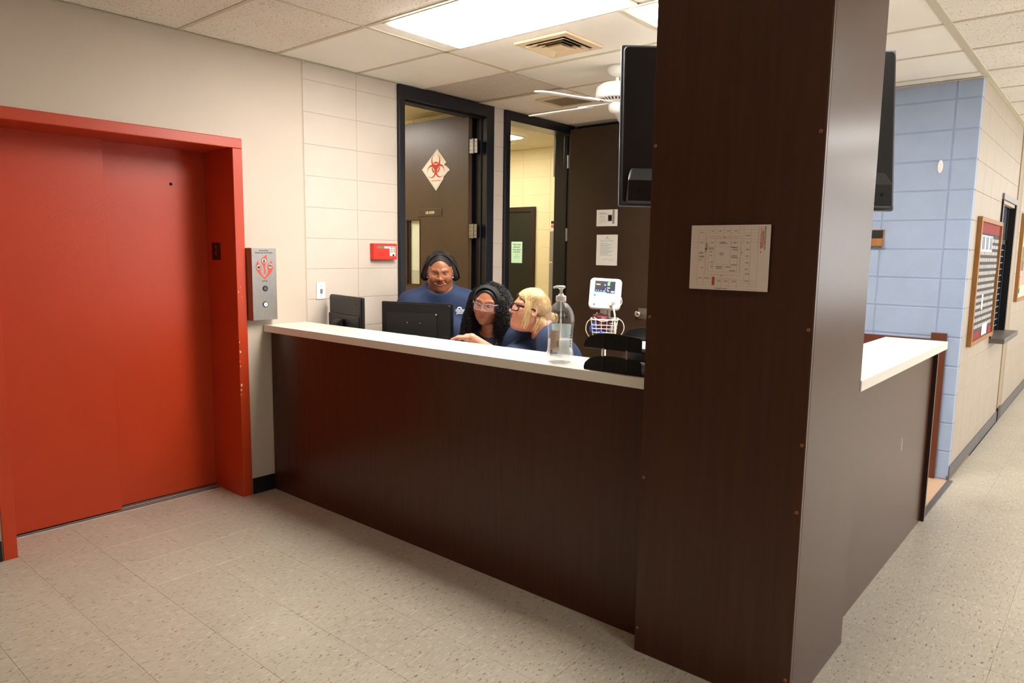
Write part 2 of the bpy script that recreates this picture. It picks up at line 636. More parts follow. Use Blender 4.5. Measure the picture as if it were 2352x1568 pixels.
for k in range(14):
    z0, z1 = CH * k + 0.001, min(ZC, CH * (k + 1) - 0.001)
    y = 3.362
    c = 0
    while y < 10.2:
        y2 = y + (0.35 if c == 0 else 0.4064)
        if not (y + 0.1 > WIN[0] and y2 - 0.1 < WIN[1] and z0 + 0.1 > WIN[2] and z1 - 0.1 < WIN[3]):
            if not (5.78 < y + 0.2 < 5.98):
                piece('concrete_block', wall_right, 3.25, 3.288, y + 0.0008, y2 - 0.0008, z0, z1, M_TAN, 0.0018)
        y = y2
        c += 1
bx('wall_surface', 3.25, 3.2875, 10.2, 14, 0, ZC, M_TAN, wall_right)
bx('pilaster', 3.25, 3.294, 5.80, 5.95, 0, ZC, mat('pilaster_paint', (160, 142, 114), 0.5), wall_right, 0.004)
WINY = [(1.8, 3.6), (4.2, 6.0), (6.6, 8.4), (9.0, 10.8), (11.4, 13.2)]  # unseen windows, added to account for daylight from the corridor side
wob = MB().box(6.4, 6.55, -6, 14, 0, 0.75).box(6.4, 6.55, -6, 14, 2.55, ZC + 0.06)
for a, b in zip([-6] + [p[1] for p in WINY], [p[0] for p in WINY] + [14]):
    wob.box(6.4, 6.55, a, b, 0.75, 2.55)
for n, (a, b) in enumerate(WINY):
    wnd = thing('window_%d' % (n + 2), 'tall corridor window added outside the view', None, (6.45, (a + b) / 2, 0.75), kind='structure')
    build('frame', MB().box(6.44, 6.50, a, a + 0.05, 0.75, 2.55).box(6.44, 6.50, b - 0.05, b, 0.75, 2.55).box(6.44, 6.50, a + 0.05, b - 0.05, 0.75, 0.80).box(6.44, 6.50, a + 0.05, b - 0.05, 2.50, 2.55).box(6.44, 6.50, (a + b) / 2 - 0.02, (a + b) / 2 + 0.02, 0.80, 2.50), M_WHITE, wnd)
    pd = bpy.data.lights.new('window_portal', 'AREA')
    pd.shape = 'RECTANGLE'
    pd.size, pd.size_y = b - a, 1.8
    pd.cycles.is_portal = True
    po = bpy.data.objects.new('window_portal', pd)
    col.objects.link(po)
    po.location = (6.56, (a + b) / 2, 1.65)
    po.rotation_euler = (R(90), 0, R(90))
wo = struct(build('wall_outer', wob, mat('outer_wall_paint', (214, 202, 184), 0.5)), 'far side wall of the corridor')
wf = struct(build('wall_front', MB().box(-0.17, 6.55, -6.15, -6, 0, ZC + 0.06), mat('outer_wall_paint', (214, 202, 184), 0.5)), 'wall behind the viewer')
we = struct(build('wall_end', MB().box(3.14, 6.55, 14, 14.15, 0, ZC + 0.06), mat('outer_wall_paint', (214, 202, 184), 0.5)), 'end wall of the corridor')
# rooms behind
wr = struct(build('wall_rooms', MB().box(-4.15, -4, 0.35, 4.32, 0, ZC + 0.06).box(-4, -0.17, 0.35, 0.5, 0, ZC + 0.06).box(-4, -0.17, 4.1705, 4.32, 0, ZC + 0.06).box(-4, -0.17, 2.086, 2.238, 0, ZC + 0.06), M_YEL), 'yellow painted walls of the rooms behind the open doors')
for k in range(14):
    z0, z1 = CH * k + 0.001, min(ZC, CH * (k + 1) - 0.001)
    for n in range(6):
        x1 = -0.172 - 0.4064 * n
        for y0, y1 in ((4.168, 4.2), (2.08, 2.1)):
            if y0 > 4 and -2.15 < x1 - 0.2 < -1.19 and z0 < 2.0:
                continue
            piece('concrete_block', wr, x1 - 0.4059, x1 - 0.0005, y0, y1, z0, z1, M_YEL, 0.002)

# ---- baseboards
bb = struct(build('baseboard_left', MB().box(-0.02, -0.013, -0.155, 0.0, 0, 0.103).box(-0.02, -0.013, -6, -1.51, 0, 0.103), M_RUBBER), 'black rubber baseboard beside the elevator')
br = struct(build('baseboard_right', MB().box(3.288, 3.296, 3.312, 5.79, 0, 0.10).box(3.288, 3.30, 5.98, 14, 0, 0.10).box(3.28, 3.296, 3.300, 3.312, 0, 0.03), M_GREYBASE), 'scuffed grey baseboard along the corridor')
bx('corner_wrap', 3.294, 3.304, 5.79, 5.97, 0, 0.13, M_RUBBER, br, 0.003)

# ---- elevator entrance
el = thing('door_1', 'red two-panel sliding elevator entrance', None, (-0.2, -0.83, 0), kind='structure')
fx = -0.012
build('frame_head', MB().box(-0.40, fx, -1.505, -0.16, 2.162, 2.222), M_RED, el, 0.004)
build('jamb', MB().box(-0.40, fx, -0.222, -0.16, 0, 2.162), M_RED, el, 0.003)
build('jamb', MB().box(-0.40, fx, -1.505, -1.445, 0, 2.162), M_RED, el, 0.003)
build('door_panel', MB().box(-0.345, -0.315, -1.475, -0.832, 0.012, 2.20), M_RED, el, 0.002)
build('door_panel', MB().box(-0.40, -0.37, -0.86, -0.20, 0.012, 2.20), M_RED, el, 0.002)
bx('shaft_light_stop', -0.45, -0.41, -1.55, -0.11, -0.05, 2.25, M_DARKGAP, el)  # added dark sheet, stops light leaking past the door panels
sill = build('sill', MB().box(-0.40, -0.285, -1.445, -0.222, -0.006, 0.004), mat('worn_sill', (196, 190, 182), 0.5, metal=0.4), el, 0.001)
for gx in (-0.388, -0.36, -0.325, -0.30):
    bx('sill_groove', gx - 0.006, gx + 0.004, -1.444, -0.223, 0.004, 0.0048, M_DARKGAP, sill)
build('peephole', MB().lathe([(0.009, -0.37), (0.009, -0.367)], (0, -0.435, 1.95), 12, 'x'), M_DARKGAP, el)
pl = bx('number_plate', -0.30, -0.198, -0.226, -0.222, 1.492, 1.60, mat('number_plate', (44, 14, 12), 0.4), el, 0.001)
build('numeral', text_mesh('2', 0.085, frame((-0.249, -0.2265, 1.55), (1, 0, 0), (0, 0, 1)), sx=0.7), mat('numeral_red', (176, 66, 50), 0.6), pl)
# chipped paint on the right jamb edge
chips = MB()
for z, yy, s in ((0.93, -0.214, 0.012), (1.30, -0.212, 0.006), (1.33, -0.2, 0.004), (0.99, -0.217, 0.006), (0.84, -0.216, 0.007), (0.87, -0.218, 0.006), (0.72, -0.212, 0.012), (0.69, -0.216, 0.009), (0.66, -0.218, 0.006), (1.27, -0.19, 0.004)):
    s *= 0.55
    poly = [(s * (0.6 + 0.5 * random.random()) * math.cos(a), 1.6 * s * (0.6 + 0.5 * random.random()) * math.sin(a)) for a in [2 * math.pi * q / 7 for q in range(7)]]
    chips.prism(poly, frame((fx - 0.0002, yy, z), (0, 1, 0), (0, 0, 1)), 0.0005)
build('paint_chips', chips, mat('bare_primer', (226, 206, 180), 0.7), el)


# ---- doors of the rooms behind
def hinge(parent, x, y, z, dx=1):
    b = MB().box(x - 0.045, x - 0.006, y, y + 0.003, z - 0.057, z + 0.057).box(x + 0.006, x + 0.045, y, y + 0.003, z - 0.057, z + 0.057)
    b.lathe([(0.007, z - 0.06), (0.007, z + 0.06)], (x, y - 0.003, 0), 10)
    h = build('hinge', b, M_STEEL, parent)
    s = MB()
    for sx in (-0.034, -0.018, 0.018, 0.034):
        for sz in (-0.035, 0, 0.035):
            s.lathe([(0.0035, -0.0008), (0.0035, 0.0)], (x + sx, y, z + sz), 8, 'y')
    build('screw', s, M_INK, h)


d2 = thing('door_2', 'black framed laboratory doorway with its bronze leaf swung open inward', None, (-0.1, 1.58, 0), kind='structure')
build('jamb', MB().box(-0.19, 0.006, 1.065, 1.120, 0, 2.765), M_BLACKF, d2, 0.003)
build('jamb', MB().box(-0.19, 0.006, 2.006, 2.098, 0, 2.765).box(-0.10, -0.05, 1.992, 2.006, 0, 2.66), M_BLACKF, d2, 0.003)
build('frame_head', MB().box(-0.19, 0.006, 1.120, 2.006, 2.672, 2.765).box(-0.10, -0.05, 1.120, 2.006, 2.660, 2.672), M_BLACKF, d2, 0.003)
lb = MB()
lx0, lx1, lz0, lz1 = -0.912, -0.724, 1.26, 1.846
lb.box(-1.05, lx0, 1.93, 1.975, 0.01, 2.695).box(lx1, -0.132, 1.93, 1.975, 0.01, 2.695).box(lx0, lx1, 1.93, 1.975, 0.01, lz0).box(lx0, lx1, 1.93, 1.975, lz1, 2.695)
leaf = build('door_leaf', lb, M_LEAF, d2)
build('lite_frame', MB().box(lx0, lx0 + 0.012, 1.926, 1.975, lz0, lz1).box(lx1 - 0.008, lx1, 1.926, 1.975, lz0, lz1).box(lx0, lx1, 1.926, 1.975, lz0, lz0 + 0.008).box(lx0, lx1, 1.926, 1.975, lz1 - 0.008, lz1).box(lx0 + 0.012, lx0 + 0.034, 1.94, 1.975, lz0, lz1), mat('lite_frame', (58, 44, 32), 0.4), leaf)
bx('paper_cover', lx0 + 0.034, lx1 - 0.008, 1.958, 1.960, lz0 + 0.13, lz1 - 0.008, mat('lite_paper', (236, 236, 214), 0.8), leaf)
bx('paper_note', lx0 + 0.034, lx1 - 0.008, 1.957, 1.9595, lz0 + 0.008, lz0 + 0.128, mat('lite_note', (206, 200, 176), 0.8), leaf)
build('glass_pane', MB().add([(lx0 + 0.034, 1.947, lz0 + 0.008), (lx1 - 0.008, 1.947, lz0 + 0.008), (lx1 - 0.008, 1.947, lz1 - 0.008), (lx0 + 0.034, 1.947, lz1 - 0.008)], [(0, 1, 2, 3)]), M_PANE, leaf)
s = MB()
for z in (1.285, 1.44, 1.63, 1.80):
    s.lathe([(0.004, -0.001), (0.004, 0.001)], (lx0 + 0.022, 1.939, z), 8, 'y')
build('screw', s, M_CHROME, leaf)
for z in (2.435, 1.738, 0.40):
    hinge(d2, -0.083, 1.936, z)

d3 = thing('door_3', 'black framed doorway whose brown leaf stands open into the staff area', None, (-0.1, 2.72, 0), kind='structure')
build('jamb', MB().box(-0.19, 0.006, 2.246, 2.308, 0, 2.765), M_BLACKF, d3, 0.003)
build('jamb', MB().box(-0.175, 0.006, 3.178, 3.25, 0, 2.765).box(-0.06, -0.02, 3.166, 3.178, 0, 2.67), M_BLACKF, d3, 0.003)
build('frame_head', MB().box(-0.175, 0.006, 2.308, 3.178, 2.684, 2.765), M_BLACKF, d3, 0.003)
leaf2 = bx('door_leaf', 0.045, 0.965, 3.12, 3.165, 0.01, 2.712, mat('brown_door_leaf', (58, 42, 30), 0.38, var=0.16, vscale=3, bump=0.02, bscale=150), d3, 0.002)
for z in (2.42, 1.74, 0.40):
    b = MB().box(0.026, 0.045, 3.115, 3.119, z - 0.057, z + 0.057)
    b.lathe([(0.008, z - 0.06), (0.008, z + 0.06)], (0.03, 3.112, 0), 10)
    build('hinge', b, M_STEEL, d3)
kb = MB().box(0.842, 0.935, 3.113, 3.120, 0.995, 1.09)
kn = build('lock_plate', kb, M_STEEL, leaf2, 0.002)
build('knob', MB().lathe([(0.014, 0), (0.014, -0.018), (0.022, -0.024), (0.029, -0.036), (0.029, -0.050), (0.022, -0.058), (0.010, -0.060)], (0.862, 3.113, 1.04), 20, 'y'), M_CHROME, leaf2, smooth=True, fix=True)
black_strip = struct(bx('black_strip_1', 0.006, 1.9, 3.27, 3.307, ZC - 0.022, ZC - 0.007, M_BLACKF), 'thin black strip where the blue wall meets the ceiling')  # thin black strip along the top of the blue wall

d4 = thing('door_4', 'dark green-black door seen through the second doorway', None, (-1.65, 4.15, 0), kind='structure')
build('jamb', MB().box(-1.232, -1.186, 4.13, 4.174, 0, 2.10), mat('brown_frame', (44, 32, 24), 0.4), d4, 0.002)
build('jamb', MB().box(-2.15, -2.10, 4.13, 4.174, 0, 2.10), mat('brown_frame', (44, 32, 24), 0.4), d4, 0.002)
build('frame_head', MB().box(-2.10, -1.232, 4.13, 4.174, 2.045, 2.10), mat('brown_frame', (44, 32, 24), 0.4), d4, 0.002)
bx('door_leaf', -2.10, -1.232, 4.146, 4.174, 0.01, 2.045, mat('green_black_leaf', (36, 37, 27), 0.4, var=0.1), d4)


# ---- ceiling fixtures
def troffer(x0, x1, y0, y1, label, L, colour, mname):
    t = thing('ceiling_light', label, 'ceiling light', ((x0 + x1) / 2, (y0 + y1) / 2, ZC), group='recessed fluorescent ceiling lights')
    b = MB().box(x0, x1, y0, y0 + 0.03, ZC - 0.006, ZC + 0.05).box(x0, x1, y1 - 0.03, y1, ZC - 0.006, ZC + 0.05).box(x0, x0 + 0.035, y0 + 0.03, y1 - 0.03, ZC - 0.006, ZC + 0.05).box(x1 - 0.035, x1, y0 + 0.03, y1 - 0.03, ZC - 0.006, ZC + 0.05)
    build('frame', b, mat('light_frame', (232, 222, 196), 0.5), t)
    bx('diffuser', x0 + 0.035, x1 - 0.035, y0 + 0.03, y1 - 0.03, ZC - 0.018, ZC + 0.004, emis(mname, colour, L), t)
    return t


troffer(0.988, 2.202, 0.104, 0.688, 'large bright ceiling light panel over the counter beside the square vent', L_STATION, LIGHT_WARM, 'station_tubes')
troffer(2.10, 3.29, 0.714, 1.298, 'ceiling light panel partly hidden behind the top of the dark column', L_STATION, LIGHT_WARM, 'station_tubes')
for i, j in sorted(LIGHTCELLS):
    x0, y0 = 0.865 + 1.22 * i, 0.09 + 0.61 * j
    hall = j < -5
    where = {(1, -9): 'front hall ceiling light panel outside the view on the elevator side', (3, -8): 'front hall ceiling light panel outside the view on the corridor side', (3, -2): 'corridor ceiling light panel outside the view right beside the viewer', (3, 3): 'corridor ceiling light panel outside the view level with the counter end', (3, 8): 'corridor ceiling light panel outside the view level with the service window', (3, 13): 'corridor ceiling light panel outside the view past the second bulletin board', (3, 18): 'corridor ceiling light panel outside the view nearest the corridor end'}[(i, j)]
    troffer(x0 + 0.014, x0 + 1.206, y0 + 0.014, y0 + 0.596, where, L_HALL if hall else L_CORRIDOR, LIGHT_WARM if hall else LIGHT_COOL, 'hall_tubes' if hall else 'corridor_tubes')
troffer(-2.12, -1.16 + 0.37, 2.90, 3.48, 'ceiling light panel seen through the doorway with the cream wall', L_ROOM, LIGHT_WARM, 'room_tubes')
troffer(-2.3, -1.1, 0.9, 1.5, 'ceiling light panel in the laboratory hidden behind the wall', L_ROOM, LIGHT_WARM, 'room_tubes')

v = thing('ceiling_vent', 'square beige louvred air vent beside the big ceiling light', 'ceiling vent', (1.498, 0.99, ZC))
cx, cy = 1.498, 0.992


def sq_ring(a, b_, z0, z1):
    """square ring, outer half a at z0 sloping to inner half b_ at z1"""
    vs = []
    for h, z in ((a, z0), (b_, z1), (b_ - 0.004, z1 + 0.002), (a - 0.004, z0 + 0.004)):
        vs += [(cx - h, cy - h, z), (cx + h, cy - h, z), (cx + h, cy + h, z), (cx - h, cy + h, z)]
    fs = []
    for r_ in range(4):
        for k in range(4):
            fs.append((r_ * 4 + k, r_ * 4 + (k + 1) % 4, ((r_ + 1) % 4) * 4 + (k + 1) % 4, ((r_ + 1) % 4) * 4 + k))
    return MB().add(vs, fs)


build('frame', MB().box(cx - 0.185, cx + 0.185, cy - 0.185, cy - 0.14, ZC - 0.014, ZC - 0.002).box(cx - 0.185, cx + 0.185, cy + 0.14, cy + 0.185, ZC - 0.014, ZC - 0.002).box(cx - 0.185, cx - 0.14, cy - 0.14, cy + 0.14, ZC - 0.014, ZC - 0.002).box(cx + 0.14, cx + 0.185, cy - 0.14, cy + 0.14, ZC - 0.014, ZC - 0.002), M_BEIGE, v)
bx('backing', cx - 0.14, cx + 0.14, cy - 0.14, cy + 0.14, ZC - 0.003, ZC - 0.001, M_DARKGAP, v)
for a in (0.138, 0.105, 0.072):
    build('louvre', sq_ring(a, a - 0.030, ZC - 0.026, ZC - 0.006), M_BEIGE, v, fix=True)
bx('centre_plate', cx - 0.05, cx + 0.05, cy - 0.05, cy + 0.05, ZC - 0.026, ZC - 0.018, M_BEIGE, v, 0.002)
rg = thing('return_grille', 'grey ceiling return grille behind the fan blades', 'ceiling vent', (0.63, 2.25, ZC))
gx0, gx1, gy0, gy1 = 0.45, 0.83, 2.08, 2.42
build('frame', MB().box(gx0, gx1, gy0, gy0 + 0.04, ZC - 0.012, ZC - 0.001).box(gx0, gx1, gy1 - 0.04, gy1, ZC - 0.012, ZC - 0.001).box(gx0, gx0 + 0.04, gy0 + 0.04, gy1 - 0.04, ZC - 0.012, ZC - 0.001).box(gx1 - 0.04, gx1, gy0 + 0.04, gy1 - 0.04, ZC - 0.012, ZC - 0.001), M_BEIGE, rg)
bx('backing', gx0 + 0.04, gx1 - 0.04, gy0 + 0.04, gy1 - 0.04, ZC - 0.002, ZC - 0.0005, M_DARKGAP, rg)
for k in range(17):
    y = gy0 + 0.048 + k * 0.0155
    bx('slat', gx0 + 0.04, gx1 - 0.04, y, y + 0.009, ZC - 0.010, ZC - 0.004, mat('grey_slat', (150, 138, 122), 0.5), rg)

# ---- ceiling fan
fc = (1.503, 1.619)
fan = thing('ceiling_fan', 'white five-blade ceiling fan with a vented motor housing', 'ceiling fan', (fc[0], fc[1], ZC))
build('canopy', MB().lathe([(0.068, ZC - 0.004), (0.068, ZC - 0.02), (0.055, ZC - 0.05), (0.022, ZC - 0.068), (0.015, ZC - 0.07)], (*fc, 0), 24), M_WHITE, fan, smooth=True, fix=True)
build('downrod', MB().lathe([(0.012, ZC - 0.125), (0.012, ZC - 0.06)], (*fc, 0), 12), M_WHITE, fan, smooth=True)
mh = build('motor_housing', MB().lathe([(0.03, 2.665), (0.10, 2.655), (0.132, 2.632), (0.137, 2.60), (0.137, 2.572), (0.128, 2.562), (0.122, 2.560), (0.085, 2.545), (0.06, 2.540)], (*fc, 0), 36), M_WHITE, fan, smooth=True, fix=True)
for k in range(30):
    a = 2 * math.pi * k / 30
    c_, s_ = math.cos(a), math.sin(a)
    b = MB()
    vs = []
    for r_, z in ((0.118, 2.5565), (0.090, 2.5455)):
        for t_ in (-0.0045, 0.0045):
            vs.append((fc[0] + r_ * c_ - t_ * s_, fc[1] + r_ * s_ + t_ * c_, z))
    b.add(vs, [(0, 1, 3, 2)])
    build('vent_slot', b, M_DARKGAP, mh)
build('switch_housing', MB().lathe([(0.045, 2.540), (0.052, 2.530), (0.052, 2.500), (0.040, 2.478), (0.010, 2.470)], (*fc, 0), 24), M_WHITE, fan, smooth=True, fix=True)
for a in (258, 186, 114, 42, 330):
    M_ = Matrix.Translation((fc[0], fc[1], 2.535)) @ Matrix.Rotation(R(a), 4, 'Z') @ Matrix.Rotation(R(1.5), 4, 'Y') @ Matrix.Rotation(R(-9), 4, 'X')
    poly = [(0.20, -0.05), (0.62, -0.062), (0.655, -0.045), (0.665, 0), (0.655, 0.045), (0.62, 0.062), (0.20, 0.05)]
    bl = build('blade', MB().prism(poly, M_ @ Matrix.Translation((0, 0, -0.004)), 0.007), M_WHITE, fan)
    iron = [(0.05, -0.016), (0.15, -0.012), (0.22, -0.035), (0.27, -0.03), (0.27, 0.03), (0.22, 0.035), (0.15, 0.012), (0.05, 0.016)]
    build('blade_iron', MB().prism(iron, M_ @ Matrix.Translation((0, 0, 0.004)), 0.006), M_WHITE, bl)
ml = text_mesh('W', 0.022, Matrix.Translation((fc[0], fc[1], 2.60)) @ Matrix.Rotation(R(-72), 4, 'Z') @ frame((0, -0.1375, 0), (1, 0, 0), (0, 0, 1)))
build('maker_mark', ml, mat('faint_mark', (170, 166, 158), 0.6), mh)

# ================================================================== THINGS
# ---- column
PX0, PX1, PY0, PY1 = 2.76, 3.3677, -0.0975, 0.5117
co = thing('clad_column', 'tall square column clad in dark brown laminate at the corner of the counter', 'column', ((PX0 + PX1) / 2, (PY0 + PY1) / 2, 0))
fp = bx('front_panel', PX0, PX1 - 0.004, PY0, PY0 + 0.018, 0, ZC - 0.005, M_WOOD, co, 0.0015)
bx('side_panel', PX1 - 0.018, PX1, PY0 + 0.0185, PY1, 0, ZC - 0.005, M_WOOD, co, 0.0015)
bx('side_panel', PX0, PX0 + 0.018, PY0 + 0.0185, PY1, 0, ZC - 0.005, M_WOOD, co, 0.0015)
bx('back_panel', PX0 + 0.018, PX1 - 0.018, PY1 - 0.018, PY1, 0, ZC - 0.005, M_WOOD, co, 0.0015)
bx('corner_bead', PX1 - 0.006, PX1 - 0.0005, PY0 + 0.002, PY0 + 0.018, 0, ZC - 0.005, mat('bead_laminate', (84, 54, 42), 0.3), co, 0.0005)
for x, z in ((2.772, 1.956), (2.774, 1.333), (2.775, 0.713), (2.772, 0.099), (3.351, 1.953), (3.353, 1.33), (3.356, 0.949), (3.353, 0.719), (3.352, 0.122)):
    sc = build('screw_cap', MB().lathe([(0.0055, -0.0016), (0.0055, 0.0)], (x, PY0, z), 14, 'y'), mat('brass_screw', (190, 122, 62), 0.5), fp)
    build('screw_recess', MB().lathe([(0.003, -0.002), (0.003, -0.0016)], (x, PY0, z), 10, 'y'), mat('screw_dark', (70, 38, 22), 0.6), sc)

# ---- counter bases and worktops
cf = thing('counter_base', 'long dark brown laminate counter front between the elevator wall and the column', 'counter', (1.37, 0.15, 0))
bx('front_panel', -0.012, PX0 - 0.002, 0.0, 0.02, 0.0, 1.043, M_WOOD, cf, 0.001)
bx('back_panel', -0.012, PX0 - 0.002, 0.04, 0.055, 0.0, 1.043, M_WHITE, cf)
bx('bracket', 0.3, 0.32, 0.055, 0.24, 0.8, 1.043, M_WOOD, cf)
bx('bracket', 2.4, 2.42, 0.055, 0.24, 0.8, 1.043, M_WOOD, cf)
wt = bx('worktop', -0.018, PX0 - 0.003, -0.048, 0.262, 1.0435, 1.087, M_TOP, None, 0.0015)
tag(wt, 'long white worktop on the counter between the elevator wall and the column', 'worktop')
cs = thing('counter_base', 'short dark brown laminate counter side facing the right corridor', 'counter', (3.2, 1.4, 0))
bx('side_panel', 3.290, 3.3107, PY1 + 0.002, 2.275, 0.0, 1.043, M_WOOD, cs, 0.001)
bx('inner_panel', 3.235, 3.25, PY1 + 0.002, 2.275, 0.0, 1.043, M_WOOD, cs)
ep = bx('end_panel', 3.08, 3.332, 2.277, 2.297, 0.0, 1.043, mat('dark_end_panel', (44, 24, 17), 0.4, var=0.1, vscale=5, stretch=(9, 9, 0.45)), cs, 0.001)
bx('edge_strip', 3.3322, 3.3335, 2.285, 2.294, 0.03, 1.02, mat('grey_edge', (150, 144, 136), 0.5), ep)
build('scuff_mark', MB().prism([(-0.003, -0.03), (0.004, -0.032), (0.004, 0.028), (-0.001, 0.035)], frame((3.3108, 1.62, 0.60), (0, 1, 0), (0.0, 0.12, 1)), 0.0004), M_PAPER, cs)
tag(bx('worktop', 3.04, 3.371, PY1 + 0.003, 2.31, 1.0435, 1.087, M_TOP, None, 0.0015), 'short white worktop on the counter side beyond the column', 'worktop')

# ---- brown boards on the blue wall beside the staff entrance
bp_ = thing('wainscot_board', 'red-brown wooden boarding fixed to the blue wall at counter height', 'wood boarding', (2.95, 3.295, 0))
bx('post', 3.113, 3.208, 3.280, 3.307, 0.0, 1.045, M_BROWNP, bp_, 0.002)
bx('panel', 1.4, 3.111, 3.288, 3.307, 0.0, 1.0, M_BROWNP, bp_, 0.002)
for z in (0.36, 0.70):
    build('screw', MB().lathe([(0.004, 3.2785), (0.004, 3.28)], (3.16, 0, z), 10, 'y'), M_STEEL, bp_)
air = thing('wall_hook', 'small white oval hook stuck on the light blue wall', 'hook', (3.078, 3.30, 2.19))
build('base', MB().prism([(0.017 * math.cos(a), 0.045 * math.sin(a)) for a in [2 * math.pi * k / 28 for k in range(28)]], frame((3.078, 3.307, 2.195), (1, 0, 0), (0, 0, 1)), 0.012), M_WHITE, air, 0.004, 3)
build('hook_tip', MB().prism(rrect(0.012, 0.03, 0.005), frame((3.078, 3.295, 2.18), (1, 0, 0), (0, 0, 1)), 0.008), M_WHITE, air, 0.002)
kb = thing('wooden_holder', 'small wooden wall holder with a black panel beside the column', 'holder', (2.70, 3.29, 1.65))
bx('body', 2.60, 2.757, 3.255, 3.307, 1.648, 1.700, M_OAK, kb, 0.003)
bx('panel', 2.605, 2.750, 3.285, 3.307, 1.706, 1.762, M_INK, kb)
bx('frame', 2.60, 2.757, 3.29, 3.3075, 1.700, 1.768, M_OAK, kb)

# ---- television behind the column, its back towards us
TL, TR, BL, BR = (Vector(p) for p in ((2.293, .387, 2.495), (3.229, 1.182, 2.483), (2.364, .329, 1.774), (3.304, 1.130, 1.774)))
tc = (TL + TR + BL + BR) / 4
tr_ = ((TR - TL) + (BR - BL)).normalized()
tu_ = ((TL - BL) + (TR - BR)).normalized()
TM = frame(tc, tr_, tu_)
tw, th = ((TR - TL).length + (BR - BL).length) / 2, ((TL - BL).length + (TR - BR).length) / 2
tv = thing('television', 'black flat television mounted behind the column, its back towards the viewer', 'television', tc)
tv.rotation_euler = TM.to_euler()
tv['_local'] = 1
I4 = Matrix.Identity(4)
build('bezel', MB().prism(rrect(tw, th, 0.008), Matrix.Translation((0, 0, -0.012)), 0.02), mat('tv_bezel', (86, 94, 104), 0.3), tv, 0.003)
bs = build('back_shell', MB().prism(rrect(tw - 0.02, th - 0.02, 0.02), Matrix.Translation((0, 0, 0.008)), 0.016), M_BLACK, tv, 0.01, 3)
lh = MB()
hw, zb = tw / 2 - 0.03, -th / 2 + 0.01
pv = [(-hw, zb, 0.02), (hw, zb, 0.02), (hw, zb, 0.062), (-hw, zb, 0.062), (-hw, zb + 0.095, 0.062), (hw, zb + 0.095, 0.062), (-hw + .02, zb + 0.16, 0.024), (hw - .02, zb + 0.16, 0.024), (-hw, zb + 0.11, 0.02), (hw, zb + 0.11, 0.02)]
lh.add(pv, [(0, 1, 2, 3), (3, 2, 5, 4), (4, 5, 7, 6), (0, 3, 4, 6, 8), (1, 9, 7, 5, 2), (0, 8, 9, 1), (6, 7, 9, 8)])
hs = build('lower_housing', lh, M_BLACK, tv, 0.008, 3, fix=True)
for sx in (-1, 1):
    build('screw_hole', MB().lathe([(0.008, 0.0622), (0.008, 0.063)], (sx * (hw - 0.052), zb + 0.05, 0), 14), M_DARKGAP, hs)
bx('screen', -tw / 2 + 0.012, tw / 2 - 0.012, -th / 2 + 0.02, th / 2 - 0.012, -0.0135, -0.012, M_BLACKG, tv)
bx('mount_plate', -0.14, 0.10, -0.16, 0.16, 0.024, 0.036, M_BLACK, tv)
arm_end = TM.inverted() @ Vector((2.80, PY1 + 0.004, 2.17))
build('mount_arm', MB().tube([(-0.02, 0.02, 0.036), arm_end], 0.022, 8), M_BLACK, tv)

# ---- desk and monitors
dk = thing('work_desk', 'work desk hidden behind the counter carrying the monitors', 'desk', (1.3, 0.36, 0))
bx('desk_top', 0.0, 2.7, 0.06, 0.60, 0.71, 0.74, M_TOP, dk, 0.002)
for x in (0.02, 1.35, 2.66):
    bx('support', x, x + 0.025, 0.07, 0.56, 0.0, 0.71, M_WOOD, dk)


